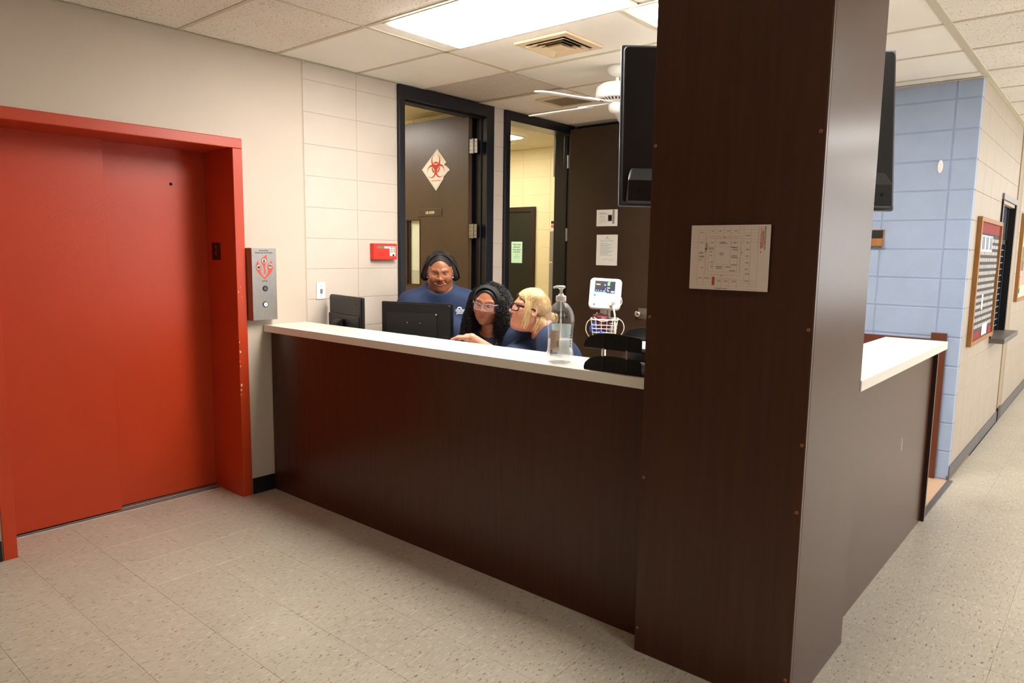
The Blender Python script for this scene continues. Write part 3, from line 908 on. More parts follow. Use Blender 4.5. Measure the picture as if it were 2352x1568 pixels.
def monitor(label, loc, rz, w_, h_, z0, kind):
    t = thing('computer_monitor', label, 'monitor', loc, rz, 'monitors behind the counter', local=True)
    b = MB().prism(rrect(w_, h_, 0.006), frame((0, 0.012, z0 + h_ / 2), (1, 0, 0), (0, 0, 1)), 0.02)
    build('bezel', b, M_BLACK, t, 0.002)
    bk = build('back_cover', MB().prism(rrect(w_ - 0.012, h_ - 0.012, 0.008), frame((0, -0.008, z0 + h_ / 2), (1, 0, 0), (0, 0, 1)), 0.010), M_BLACK, t, 0.004)
    bx('screen', -w_ / 2 + 0.012, w_ / 2 - 0.012, 0.012, 0.0135, z0 + 0.02, z0 + h_ - 0.012, M_BLACKG, t)
    if kind == 1:
        bx('ridge', -w_ / 2 + 0.012, w_ / 2 - 0.012, -0.030, -0.018, z0 + 0.02, z0 + h_ * 0.60, M_BLACK, bk, 0.006)
        build('lettering', text_mesh('acer', 0.034, frame((w_ / 2 - 0.105, -0.0185, z0 + h_ - 0.045), (1, 0, 0), (0, 0, 1)), align='LEFT'), mat('grey_logo', (62, 62, 64), 0.4), bk)
        bx('stand_hub', -0.075, 0.015, -0.055, -0.030, z0 + 0.05, z0 + 0.15, M_BLACK, bk, 0.006)
        bx('stand_neck', -0.065, 0.0, -0.075, -0.052, 0.012, z0 + 0.135, M_BLACK, t, 0.005)
    else:
        bx('raised_panel', -w_ / 2 + 0.045, w_ / 2 - 0.10, -0.024, -0.018, z0 + 0.03, z0 + h_ - 0.062, mat('monitor_panel', (26, 26, 27), 0.35), bk, 0.002)
        for sx in (-0.055, 0.035):
            build('screw', MB().lathe([(0.003, -0.0255), (0.003, -0.024)], (sx, 0, z0 + h_ - 0.125), 8, 'y'), M_CHROME, bk)
        bx('corner_mark', w_ / 2 - 0.106, w_ / 2 - 0.098, -0.0252, -0.0235, z0 + h_ - 0.070, z0 + h_ - 0.064, M_WHITE, bk)
        bx('corner_tab', w_ / 2 - 0.02, w_ / 2 - 0.008, -0.019, -0.0175, z0 + h_ - 0.014, z0 + h_ - 0.008, M_STEEL, bk)
        bx('stand_neck', -0.035, 0.035, -0.055, -0.026, 0.012, z0 + 0.12, M_BLACK, t, 0.004)
    build('stand_base', MB().prism(rrect(0.24, 0.16, 0.03), Matrix.Translation((0, -0.03, 0.001)), 0.012), M_BLACK, t, 0.002)
    return t


monitor('small black monitor by the cream block wall, maker name on its back', (0.26, 0.390, 0.74), R(-10.3), 0.455, 0.30, 0.228, 1)
monitor('wide black monitor in front of the standing woman', (0.79, 0.525, 0.74), R(17.4), 0.503, 0.32, 0.188, 2)
kbd = thing('keyboard', 'black keyboard on the desk behind the counter', 'keyboard', (1.25, 0.42, 0.74), R(10), local=True)
build('case', MB().prism(rrect(0.42, 0.13, 0.01), Matrix.Translation((0, 0, 0.001)), 0.018), M_BLACK, kbd, 0.002)

# ---- hand sanitiser bottle
BC = (2.25, 0.052)
ZT = 1.0875
bt = thing('sanitizer_bottle', 'large clear plastic pump bottle of hand sanitizer on the worktop', 'bottle', (BC[0], BC[1], ZT))
PROF = [(0.048, 0.001), (0.0565, 0.006), (0.0595, 0.02), (0.0595, 0.045), (0.0575, 0.055), (0.056, 0.07), (0.0555, 0.12), (0.057, 0.15), (0.060, 0.165), (0.0615, 0.185), (0.059, 0.205), (0.0525, 0.225), (0.043, 0.243), (0.030, 0.258), (0.020, 0.265), (0.018, 0.272)]


def rad(h):
    for (r0, h0), (r1, h1) in zip(PROF[:-1], PROF[1:]):
        if h0 <= h <= h1:
            return r0 + (r1 - r0) * (h - h0) / (h1 - h0)
    return PROF[-1][0]


M_CLEAR = thin_clear('clear_bottle', (0.985, 0.99, 0.99), 1.0, 0.07)
M_GEL = thin_clear('clear_gel', (0.98, 0.99, 0.985), 0.5, 0.36)  # white haze stands in for the bright worktop refracted through the gel
build('bottle_shell', MB().lathe([(r_, ZT + h) for r_, h in PROF], (*BC, 0), 48, cap=False), M_CLEAR, bt, smooth=True)
build('base', MB().lathe([(0.002, ZT + 0.001), (0.048, ZT + 0.001), (0.030, ZT + 0.006), (0.004, ZT + 0.008)], (*BC, 0), 48, cap=False), M_CLEAR, bt, smooth=True)
gel = [(r_ * 0.955, ZT + h + 0.004) for r_, h in PROF if h < 0.1] + [(0.0525, ZT + 0.104), (0.001, ZT + 0.104)]
build('gel', MB().lathe([(0.001, gel[0][1])] + gel, (*BC, 0), 40, cap=False), M_GEL, bt, smooth=True)
cap = build('pump_cap', MB().lathe([(0.0215, ZT + 0.268), (0.0225, ZT + 0.272), (0.0225, ZT + 0.289), (0.020, ZT + 0.293), (0.012, ZT + 0.294), (0.011, ZT + 0.301), (0.007, ZT + 0.302)], (*BC, 0), 28), M_WHITE, bt, smooth=True, fix=True)
build('pump_head', MB().lathe([(0.0055, ZT + 0.298), (0.0065, ZT + 0.318), (0.012, ZT + 0.324), (0.018, ZT + 0.327), (0.0185, ZT + 0.333), (0.012, ZT + 0.3365), (0.001, ZT + 0.337)], (*BC, 0), 24), M_WHITE, bt, smooth=True, fix=True)
build('nozzle', MB().tube([(BC[0], BC[1], ZT + 0.331), (BC[0] - 0.016, BC[1] - 0.012, ZT + 0.331), (BC[0] - 0.028, BC[1] - 0.021, ZT + 0.327)], [0.006, 0.0055, 0.004], 10), M_WHITE, bt, smooth=True)
build('dip_tube', MB().tube([(BC[0], BC[1], ZT + 0.27), (BC[0] + 0.002, BC[1], ZT + 0.02)], 0.0038, 8), mat('tube_white', (238, 238, 232), 0.5), bt, smooth=True)


def arc_patch(a0, a1, h0, h1, off, na=12, nh=4):
    vs, fs = [], []
    for i in range(nh + 1):
        h = h0 + (h1 - h0) * i / nh
        for k in range(na + 1):
            a = R(a0 + (a1 - a0) * k / na)
            r_ = rad(h) + off
            vs.append((BC[0] + r_ * math.cos(a), BC[1] + r_ * math.sin(a), ZT + h))
    for i in range(nh):
        for k in range(na):
            o = i * (na + 1) + k
            fs.append((o, o + 1, o + na + 2, o + na + 1))
    return MB().add(vs, fs)


lab = build('label', arc_patch(-102, -56, 0.062, 0.146, 0.0006), mat('label_beige', (226, 206, 188), 0.7), bt)
ln = MB()
for k in range(14):
    h = 0.068 + k * 0.0053
    q = arc_patch(-99, -76 + 5 * random.random(), h, h + 0.0016, 0.0011, 6, 1)
    ln.add(q.v, q.f)
for k in range(4):
    q = arc_patch(-70, -60, 0.074 + k * 0.007, 0.079 + k * 0.007, 0.0011, 3, 1)
    ln.add(q.v, q.f)
build('lettering', ln, mat('label_ink', (150, 130, 122), 0.8), lab)
build('back_label', arc_patch(70, 168, 0.060, 0.165, -0.001), mat('label_pale_blue', (206, 226, 230), 0.7), bt)
logo = MB()
for a0, a1, h0, h1 in ((-99, -88, 0.040, 0.060), (-86, -83, 0.042, 0.050), (-82, -78, 0.042, 0.050), (-77, -74, 0.042, 0.050), (-73, -69, 0.042, 0.050), (-67, -64, 0.042, 0.050), (-99, -62, 0.0365, 0.0385)):
    q = arc_patch(a0, a1, h0, h1, 0.0008, 3, 1)
    logo.add(q.v, q.f)
build('printed_logo', logo, mat('logo_grey_green', (112, 124, 120), 0.7), bt)


def on_bottle(mb, a_mid, h_mid, off=0.0009):
    vs = []
    for x, y, z in mb.v:
        h = h_mid + y
        r_ = rad(h) + off + z
        a = R(a_mid) + x / max(r_, 0.03)
        vs.append((BC[0] + r_ * math.cos(a), BC[1] + r_ * math.sin(a), ZT + h))
    return MB().add(vs, mb.f)


hw_ = text_mesh('Dance', 0.024, Matrix.Rotation(R(5), 4, 'Z'), ext=0.0002, bold=-0.0002)
hw2 = text_mesh('Pome E', 0.021, Matrix.Rotation(R(-4), 4, 'Z'), ext=0.0002, bold=-0.0002)
build('handwriting', on_bottle(hw_, -56, 0.226), mat('marker_ink', (40, 38, 38), 0.7), bt)
build('handwriting', on_bottle(hw2, -54, 0.203), MATS['marker_ink'], bt)
mk = MB()
for k in range(5):
    q = arc_patch(-6 + 3 * (k % 2), 4, 0.072 + 0.012 * k, 0.079 + 0.012 * k, 0.0006, 2, 1)
    mk.add(q.v, q.f)
build('side_print', mk, mat('side_print', (84, 98, 110), 0.7), bt)

# ---- two-tier literature holder
lt = thing('letter_tray', 'black two-tier desk tray with rounded fronts at the end of the worktop', 'desk tray', (2.57, 0.08, ZT))
arch = [(2.436, 0), (2.706, 0), (2.706, 0.050), (2.698, 0.060), (2.640, 0.064), (2.580, 0.067), (2.535, 0.066), (2.495, 0.060), (2.462, 0.049), (2.440, 0.030), (2.434, 0.012)]
for k, zz in enumerate((ZT, ZT + 0.092)):
    Mf = Matrix(((1, 0, 0, 0), (0, 0, -1, -0.026), (0, 1, 0, zz), (0, 0, 0, 1)))
    ti = build('tier', MB().box(2.44, 2.72, -0.026, 0.235, zz, zz + 0.005), M_BLACKG, lt)
    build('front_panel', MB().prism(arch, Mf, 0.004), M_BLACKG, ti, 0.001)
    Mb = Matrix(((1, 0, 0, 0.02), (0, 0, -1, 0.235), (0, 1, 0, zz), (0, 0, 0, 1)))
    build('back_panel', MB().prism([(x, y * 1.1) for x, y in arch], Mb, 0.004), mat('sheen_black', (34, 36, 37), 0.3), ti, 0.001)  # back panel in a lighter black, its sheen put into the colour
    bx('panel_slot', 2.583, 2.5845, -0.0305, -0.030, zz + 0.012, zz + 0.05, M_DARKGAP, ti)
    pst = MB()
    for q in range(5):
        pst.box(2.49 + 0.004 * q, 2.735 - 0.003 * (q % 2), 0.0 + 0.002 * (q % 3), 0.215, zz + 0.0052 + q * 0.0022, zz + 0.0072 + q * 0.0022)
    tag(build('paper_stack', pst, M_PAPER), ('lower' if k == 0 else 'upper') + ' stack of white paper lying in the black desk tray', 'paper', 'papers in the desk tray')
for x in (2.531, 2.641):
    build('post', MB().box(x - 0.003, x + 0.003, -0.032, -0.029, ZT + 0.01, ZT + 0.15), M_BLACK, lt)
    bx('post_sleeve', x - 0.0036, x + 0.0036, -0.0335, -0.032, ZT + 0.062, ZT + 0.097, mat('tan_post', (176, 154, 128), 0.4), lt)


# ---- office chair
def chair(label, loc, rz, top, wide=0.46):
    t = thing('office_chair', label, 'chair', loc, rz, 'office chairs behind the counter', local=True)
    build('seat', MB().prism(rrect(wide + 0.02, 0.46, 0.09), Matrix.Translation((0, 0, 0.40)), 0.07), mat('charcoal_fabric', (40, 42, 43), 0.6, bump=0.1, bscale=300), t, 0.02, 3)
    vs, fs = [], []
    n_, m_ = 13, 9
    for s_ in (0, 1):
        for j in range(m_):
            v_ = j / (m_ - 1)
            for i in range(n_):
                u_ = -1 + 2 * i / (n_ - 1)
                hw_i = wide / 2 * (0.90 + 0.10 * math.sin(math.pi * min(1, v_ * 1.2)))
                z_ = 0.52 + (top - 0.52) * v_ - (0.09 * abs(u_) ** 2.6 if v_ > 0.9 else 0.09 * abs(u_) ** 2.6 * v_ ** 3)
                y_ = -0.23 - 0.06 * v_ + 0.05 * u_ * u_ - (0.045 if s_ else 0)
                vs.append((u_ * hw_i, y_, z_))
    o = n_ * m_
    for j in range(m_ - 1):
        for i in range(n_ - 1):
            a = j * n_ + i
            fs.append((a, a + n_, a + n_ + 1, a + 1))
            fs.append((o + a, o + a + 1, o + a + n_ + 1, o + a + n_))
    for i in range(n_ - 1):
        fs.append((i, i + 1, o + i + 1, o + i))
        a = (m_ - 1) * n_ + i
        fs.append((a, o + a, o + a + 1, a + 1))
    for j in range(m_ - 1):
        a = j * n_
        fs.append((a, o + a, o + a + n_, a + n_))
        a = j * n_ + n_ - 1
        fs.append((a, a + n_, o + a + n_, o + a))
    build('backrest', MB().add(vs, fs), MATS['charcoal_fabric'], t, 0.012, 2, smooth=True, fix=True)
    build('back_support', MB().tube([(0, -0.05, 0.39), (0, -0.28, 0.39), (0, -0.31, 0.45), (0, -0.30, 0.62)], 0.02, 8, flat=0.5), M_BLACK, t)
    build('gas_column', MB().lathe([(0.028, 0.1), (0.028, 0.25), (0.02, 0.25), (0.02, 0.40)], (0, 0, 0), 16), M_BLACK, t)
    for k in range(5):
        a = 2 * math.pi * k / 5 + 0.3
        leg = build('base_leg', MB().tube([(0.02 * math.cos(a), 0.02 * math.sin(a), 0.11), (0.28 * math.cos(a), 0.28 * math.sin(a), 0.075)], [0.025, 0.016], 8), M_BLACK, t)
        build('caster', MB().lathe([(0.026, -0.02), (0.028, -0.01), (0.028, 0.01), (0.026, 0.02)], (0.28 * math.cos(a), 0.28 * math.sin(a), 0.029), 14, 'x'), M_BLACK, leg)
    return t


chair('empty charcoal office chair seen behind the black desk tray', (2.15, 1.90, 0), R(-60), 1.12, 0.50)

# ---- vital signs monitor on a rolling stand
vs_ = thing('vital_signs_monitor', 'white medical vital signs monitor on a rolling pole with a wire basket', 'medical monitor', (1.198, 2.024, 0), R(31), local=True)
build('pole', MB().lathe([(0.016, 0.09), (0.016, 1.20)], (0, 0.03, 0), 14), M_WHITE, vs_, smooth=True)
for k in range(5):
    a = 2 * math.pi * k / 5
    lg = build('base_leg', MB().tube([(0, 0.03, 0.10), (0.25 * math.cos(a), 0.03 + 0.25 * math.sin(a), 0.08)], [0.024, 0.015], 8), M_WHITE, vs_)
    build('caster', MB().lathe([(0.03, -0.012), (0.034, -0.006), (0.034, 0.006), (0.03, 0.012)], (0.25 * math.cos(a), 0.03 + 0.25 * math.sin(a), 0.035), 14, 'x'), M_BLACK, lg)
HM = Matrix.Translation((0, -0.02, 1.268)) @ Matrix.Rotation(R(2.5), 4, 'Y') @ Matrix.Rotation(R(-16), 4, 'X') @ frame((0, 0, 0), (1, 0, 0), (0, 0, 1))
hd = build('monitor_head', MB().prism(rrect(0.232, 0.228, 0.03, 6), HM @ Matrix.Translation((0, 0, -0.03)), 0.062), M_WHITE, vs_, 0.008, 3)
sw, sh = 0.148, 0.090
SC = HM @ Matrix.Translation((-0.005, 0.046, 0.0325))


def on(Mx, x0, x1, y0, y1, t_=0.0006):
    return MB().prism([(x0, y0), (x1, y0), (x1, y1), (x0, y1)], Mx, t_)


scr = build('screen', on(SC, -sw / 2, sw / 2, -sh / 2, sh / 2), mat('lcd_dark', (34, 36, 48), 0.2, emit=lin((34, 36, 48)), estr=0.6), hd)
SC2 = SC @ Matrix.Translation((0, 0, 0.0007))
for nm, rgb, rects in (('reading_green', (90, 210, 90), [(0.018, 0.034, 0.012, 0.032), (0.018, 0.038, 0.035, 0.040)]),
                       ('reading_orange', (220, 150, 60), [(-0.066, -0.035, 0.014, 0.022)]),
                       ('reading_violet', (110, 90, 200), [(0.002, 0.006, -0.026, -0.008), (0.002, 0.006, 0.012, 0.02)]),
                       ('reading_white', (210, 215, 225), [(-0.004, 0.0, 0.01, 0.02), (0.016, 0.036, -0.008, -0.003), (0.016, 0.024, -0.022, -0.018), (-0.066, -0.06, -0.03, -0.026), (-0.05, -0.044, -0.03, -0.026), (-0.03, -0.024, -0.03, -0.026), (-0.01, 0.0, -0.032, -0.027), (0.02, 0.03, -0.032, -0.027)]),
                       ('reading_blue', (90, 130, 220), [(-0.074, 0.012, -0.045, -0.037), (0.045, 0.07, -0.04, -0.026)])):
    b = MB()
    for r_ in rects:
        q = on(SC2, *r_)
        b.add(q.v, q.f)
    build('screen_readout', b, mat(nm, rgb, 0.4, emit=lin(rgb), estr=0.9), scr)
FB = HM @ Matrix.Translation((0, 0, 0.0325))
build('blue_emblem', on(FB, -0.082, -0.068, -0.024, -0.010), mat('emblem_blue', (70, 110, 190), 0.5), hd)
build('printed_name', on(FB, -0.062, -0.045, -0.019, -0.015), M_GREYINK, hd)
build('power_button', MB().prism([(0.008 * math.cos(a), 0.008 * math.sin(a)) for a in [2 * math.pi * k / 16 for k in range(16)]], FB @ Matrix.Translation((-0.075, -0.088, 0)), 0.002), M_GREYINK, hd)
bxp = MB().prism(rrect(0.02, 0.062, 0.004), FB @ Matrix.Translation((0.045, -0.065, 0)), 0.03)
build('probe_holder', bxp, mat('probe_grey', (198, 194, 188), 0.4), hd, 0.003)
build('probe', MB().tube([FB @ Vector((0.075, -0.02, 0.02)), FB @ Vector((0.068, -0.05, 0.028)), FB @ Vector((0.064, -0.085, 0.02))], [0.008, 0.012, 0.010], 10), M_WHITE, hd, smooth=True)
build('bracket', MB().box(-0.035, -0.018, 0.01, 0.03, 1.08, 1.18).box(0.02, 0.04, 0.01, 0.03, 1.08, 1.18), M_WHITE, vs_, 0.003)
bk = MB()
for z, w2, d2_ in ((1.085, 0.115, 0.085), (1.045, 0.108, 0.08), (1.018, 0.104, 0.076), (0.99, 0.10, 0.073), (0.955, 0.096, 0.07)):
    bk.tube([(x, y - 0.02, z) for x, y in rrect(2 * w2 * 0.86, 2 * d2_, 0.03)], 0.0035 if z < 1.08 else 0.006, 6, closed=True)
for k in range(18):
    a = 2 * math.pi * k / 18
    cxx, cyy = max(-1, min(1, 1.25 * math.cos(a))), max(-1, min(1, 1.25 * math.sin(a)))
    bk.tube([(cxx * 0.098, cyy * 0.084 - 0.02, 1.085), (cxx * 0.082, cyy * 0.07 - 0.02, 0.955)], 0.002, 5)
bask = build('wire_basket', bk, M_WHITE, vs_, smooth=True)


def crumple(mb, c, r_, sc_, seed, n=26, m_=16, amp=0.3):
    q = MB().sphere((0, 0, 0), 1.0, n, m_)
    rr = random.Random(seed)
    dirs = [(Vector((rr.gauss(0, 1), rr.gauss(0, 1), rr.gauss(0, 1))).normalized(), rr.uniform(0.5, 1), rr.uniform(2, 5)) for _ in range(14)]
    vs = []
    for p in q.v:
        pv_ = Vector(p)
        f_ = 1 + amp * sum(a_ * math.sin(fr * 2.2 * pv_.dot(d_) + a_ * 9) for d_, a_, fr in dirs) / 5
        vs.append((c[0] + p[0] * r_ * sc_[0] * f_, c[1] + p[1] * r_ * sc_[1] * f_, c[2] + p[2] * r_ * sc_[2] * f_))
    return mb.add(vs, q.f)


tag(build('pressure_cuff', crumple(crumple(MB(), (1.183, 1.994, 1.085), 0.075, (0.95, 0.7, 0.55), 3), (1.213, 1.979, 1.03), 0.06, (0.9, 0.7, 0.7), 8), mat('maroon_vinyl', (92, 26, 30), 0.35), smooth=True), 'maroon blood pressure cuff stuffed in the wire basket', 'cuff')
tag(build('pressure_cuff', crumple(crumple(MB(), (1.158, 1.974, 1.012), 0.062, (0.8, 0.65, 0.8), 5), (1.208, 1.959, 0.985), 0.05, (0.9, 0.6, 0.5), 6), mat('blue_vinyl', (42, 78, 186), 0.35), smooth=True), 'blue blood pressure cuff under the maroon one in the basket', 'cuff')
hose = MB()
hose.tube([FB @ Vector((0.064, -0.09, 0.02)), (0.075, -0.07, 1.12), (0.078, -0.10, 1.06), (0.082, -0.09, 0.98), (0.08, -0.07, 0.90)], 0.007, 8)
for p in ([(-0.085, -0.03, 1.09), (-0.125, -0.04, 1.06), (-0.135, -0.04, 1.0), (-0.11, -0.03, 0.95), (-0.09, -0.02, 0.93)],
          [(0.09, -0.03, 1.095), (0.13, -0.03, 1.07), (0.145, -0.03, 1.02), (0.125, -0.03, 0.97), (0.10, -0.03, 0.94)],
          [(-0.075, -0.09, 1.10), (-0.02, -0.12, 1.075), (0.04, -0.11, 1.085), (0.085, -0.09, 1.10)],
          [FB @ Vector((0.118, -0.02, -0.02)), FB @ Vector((0.125, -0.06, -0.02)), FB @ Vector((0.10, -0.10, -0.02))]):
    P = [Vector(a) for a in p]
    out = []
    for i in range(len(P) - 1):
        a, b_, c_, d_ = P[max(i - 1, 0)], P[i], P[i + 1], P[min(i + 2, len(P) - 1)]
        for q in range(6):
            t_ = q / 6
            out.append(0.5 * ((2 * b_) + (c_ - a) * t_ + (2 * a - 5 * b_ + 4 * c_ - d_) * t_ * t_ + (3 * b_ - a - 3 * c_ + d_) * t_ ** 3))
    out.append(P[-1])
    hose.tube(out, 0.0035, 6)
build('hoses', hose, mat('cream_hose', (232, 222, 202), 0.45), vs_, smooth=True)

# ---- elevator call station
cy0, cy1, cz0, cz1, cxf = -0.146, 0.021, 1.122, 1.570, 0.035
ca = thing('elevator_call_station', 'brushed steel elevator call station with red flame emblem beside the elevator', 'call station', (0.0, -0.06, 1.12))
cb = MB().add([(-0.02, cy0 - 0.012, cz0), (cxf, cy0, cz0), (cxf, cy1, cz0), (-0.02, cy1, cz0), (-0.02, cy0 - 0.012, cz1), (cxf, cy0, cz1), (cxf, cy1, cz1), (-0.02, cy1, cz1)],
              [(0, 3, 2, 1), (4, 5, 6, 7), (0, 1, 5, 4), (1, 2, 6, 5), (2, 3, 7, 6), (3, 0, 4, 7)])
body = build('box', cb, M_STEEL, ca, 0.0015)


def cw(px, py):
    """crop position on the plate -> plate (y, z)"""
    f_ = (py - 415) / 790
    left = 657 + 22 * f_
    right = 920 + 18 * f_
    return (cy0 + (px - left) / (right - left) * (cy1 - cy0), cz1 - f_ * (cz1 - cz0))


def plate_poly(pts, off, t_=0.0006):
    return MB().prism([cw(*p) for p in pts], Matrix(((0, 0, 1, cxf + off), (1, 0, 0, 0), (0, 1, 0, 0), (0, 0, 0, 1))), t_)


def ccw(pts):
    a = sum(p[0] * q[1] - q[0] * p[1] for p, q in zip(pts, pts[1:] + pts[:1]))
    return pts if a < 0 else pts[::-1]


flames = [
    [(818, 485), (819, 512), (824, 545), (820, 573), (808, 590), (803, 615), (806, 650), (808, 690), (800, 704), (791, 690), (792, 650), (783, 612), (770, 590), (760, 568), (758, 548), (768, 523), (790, 510)],
    [(728, 550), (730, 572), (742, 590), (760, 598), (768, 622), (760, 648), (752, 665), (760, 690), (780, 718), (800, 735), (800, 757), (770, 725), (735, 690), (712, 655), (702, 618), (708, 588)],
    [(875, 545), (874, 568), (886, 592), (889, 622), (880, 660), (862, 690), (832, 722), (800, 757), (800, 735), (818, 712), (832, 686), (836, 660), (828, 632), (826, 605), (836, 582), (858, 568)]]
for pts in flames:
    build('flame_emblem', plate_poly(ccw(pts), 0.0002), mat('flame_red', (228, 74, 44), 0.5), body, fix=True)


def disc(cx_, cy_, r_, off, t_, material, name, parent, n=20, axisx=cxf):
    y, z = cw(cx_, cy_)
    rr = r_ / 263 * 0.167
    return build(name, MB().prism([(rr * math.cos(2 * math.pi * k / n), rr * math.sin(2 * math.pi * k / n)) for k in range(n)], Matrix(((0, 0, 1, axisx + off), (1, 0, 0, y), (0, 1, 0, z), (0, 0, 0, 1))), t_), material, parent)


for cx_, cy_ in ((790, 553), (734, 622), (857, 608)):
    d_ = disc(cx_, cy_, 28, 0.0008, 0.0004, M_INK, 'pictogram_ring', body)
    disc(cx_, cy_, 25.5, 0.0012, 0.0004, mat('pictogram_ground', (176, 170, 164), 0.5), 'pictogram_ground', d_)
    pic = MB()
    for dx, dy, ww, hh in ((0, -14, 4, 5), (0, 2, 7, 9), (-5, 15, 4, 6), (6, 14, 4, 5)) if cx_ == 790 else (((-12, -2, 6, 3), (0, 2, 10, 9), (10, -6, 10, 3), (2, 12, 14, 2)) if cx_ == 734 else ((-14, -2, 4, 12), (0, 0, 4, 10), (10, 0, 3, 10), (16, 10, 6, 2))):
        y, z = cw(cx_ + dx, cy_ + dy)
        k_ = 0.167 / 263
        pic.box(cxf + 0.0016, cxf + 0.002, y - ww * k_, y + ww * k_, z - hh * k_ * 0.9, z + hh * k_ * 0.9)
    build('pictogram', pic, M_INK, d_)
for s_, px, py, sz in (('In Case Of Fire', 790, 442, 0.0115), ('Elevators Are Out Of Service', 790, 466, 0.0115), ('Use Exit', 798, 774, 0.0115)):
    y, z = cw(px, py)
    build('lettering', text_mesh(s_, sz, frame((cxf + 0.0005, y, z), (0, 1, 0), (0, 0, 1)), sx=0.86), M_INK, body)
disc(803, 857, 28, 0.0, 0.003, M_INK, 'key_switch', body)
disc(803, 857, 17, 0.003, 0.002, M_CHROME, 'key_core', body)
b_ = disc(806, 1032, 29, 0.0, 0.003, M_INK, 'call_button', body)
disc(806, 1032, 21, 0.003, 0.003, mat('button_white', (226, 228, 236), 0.3), 'button_face', b_)
y, z = cw(806, 1032)
build('down_arrow', MB().prism([(0, -0.004), (0.004, 0.004), (-0.004, 0.004)], Matrix(((0, 0, 1, cxf + 0.006), (1, 0, 0, y), (0, 1, 0, z), (0, 0, 0, 1))), 0.0005), M_GREYINK, b_)

# ---- wall plate, alarm panel
wp = thing('wall_plate', 'white wall plate with a small connector on the cream block wall', 'wall plate', (-0.015, 0.382, 1.235))
pb = bx('plate', -0.02, -0.013, 0.348, 0.418, 1.233, 1.347, mat('plate_white', (232, 234, 236), 0.4), wp, 0.003)
bx('connector', -0.013, -0.006, 0.376, 0.392, 1.272, 1.302, M_STEEL, wp, 0.002)
for z in (1.255, 1.322):
    build('screw', MB().lathe([(0.003, -0.013), (0.003, -0.0122)], (0, 0.383, z), 8, 'x'), M_STEEL, pb)
ap = thing('alarm_panel', 'red wall-mounted alarm panel with a grey keypad beside the laboratory door', 'alarm panel', (0.0, 0.91, 1.5))
ab = bx('case', -0.02, 0.022, 0.806, 1.022, 1.500, 1.616, mat('alarm_red', (226, 48, 30), 0.4), ap, 0.004)


def apq(name, u0, u1, v0, v1, material, t_=0.001, off=0.0, parent=None):
    y0, y1 = 0.806 + u0 * 0.216, 0.806 + u1 * 0.216
    z0, z1 = 1.500 + v0 * 0.116, 1.500 + v1 * 0.116
    return bx(name, 0.022 + off, 0.022 + off + t_, y0, y1, z0, z1, material, parent or ab)


apq('display', 0.15, 0.44, 0.70, 0.83, mat('lcd_green', (96, 128, 84), 0.3))
apq('label_strip', 0.45, 0.68, 0.70, 0.83, M_WHITE)
kp = apq('keypad', 0.68, 0.93, 0.22, 0.83, mat('keypad_white', (226, 222, 216), 0.5))
for r_ in range(3):
    for c_ in range(2):
        apq('key', 0.725 + 0.11 * c_, 0.795 + 0.11 * c_, 0.72 - 0.13 * r_, 0.79 - 0.13 * r_, M_GREYINK, 0.002, 0.001, kp)
build('key_lock', MB().lathe([(0.0075, 0.022), (0.0075, 0.028)], (0, 0.985, 1.533), 14, 'x'), M_INK, kp)
for k in range(5):
    apq('speaker_slot', 0.17, 0.41, 0.26 + 0.045 * k, 0.275 + 0.045 * k, mat('slot_red', (150, 26, 18), 0.5), 0.0004)

# ---- placard, name plate, papers
LY = 1.93
pc = thing('hazard_placard', 'torn white diamond placard with a red biohazard symbol on the open door', 'sign', (-0.515, LY, 2.09))
outline = [(-0.518, 2.089), (-0.440, 2.172), (-0.427, 2.186), (-0.424, 2.205), (-0.398, 2.222), (-0.372, 2.246), (-0.352, 2.250), (-0.356, 2.268), (-0.398, 2.298), (-0.420, 2.302), (-0.404, 2.316), (-0.388, 2.324), (-0.400, 2.333), (-0.502, 2.444), (-0.697, 2.279)]
YF = Matrix(((1, 0, 0, 0), (0, 0, -1, LY - 0.001), (0, 1, 0, 0), (0, 0, 0, 1)))
bd = build('card', MB().prism(outline, YF, 0.003), mat('placard_white', (240, 232, 216), 0.6), pc)


def yflat(poly, t0, t_=0.0005):
    return MB().prism(poly, YF @ Matrix.Translation((0, 0, t0)), t_)


brd = MB()
c0 = Vector((-0.517, 2.266))
ring = [Vector((-0.518, 2.089)), Vector((-0.445, 2.168)), Vector((-0.410, 2.330)), Vector((-0.502, 2.444)), Vector((-0.697, 2.279))]
for a, b_ in ((ring[4], ring[0]), (ring[0], ring[1]), (ring[2], ring[3]), (ring[3], ring[4])):
    a2, b2 = c0 + (a - c0) * 0.93, c0 + (b_ - c0) * 0.93
    d_ = (b2 - a2).normalized()
    n_ = Vector((-d_.y, d_.x)) * 0.0012
    q = yflat([a2 - n_, b2 - n_, b2 + n_, a2 + n_], 0.003)
    brd.add(q.v, q.f)
build('border_line', brd, mat('faint_red', (196, 150, 130), 0.7), bd)
# biohazard trefoil: three crescents, an inner ring and a cut centre, in the plane of the placard
bh = MB()
BC0 = Vector((-0.520, 2.286))
S_ = 0.071


def bring(c, r0, r1, a0, a1, n=20, off=None):
    """crescent between an outer arc about c and an inner arc about c+off"""
    off = off or Vector((0, 0))
    po = [c + Vector((math.cos(R(a0 + (a1 - a0) * k / n)), math.sin(R(a0 + (a1 - a0) * k / n)))) * r0 for k in range(n + 1)]
    pi_ = [c + off + Vector((math.cos(R(a0 + (a1 - a0) * k / n)), math.sin(R(a0 + (a1 - a0) * k / n)))) * r1 for k in range(n + 1)]
    vs = []
    for p in po + pi_:
        vs.append(YF @ Vector((p.x, p.y, 0.0035)))
    bh.add(vs, [(k, k + 1, n + 2 + k, n + 1 + k) for k in range(n)])


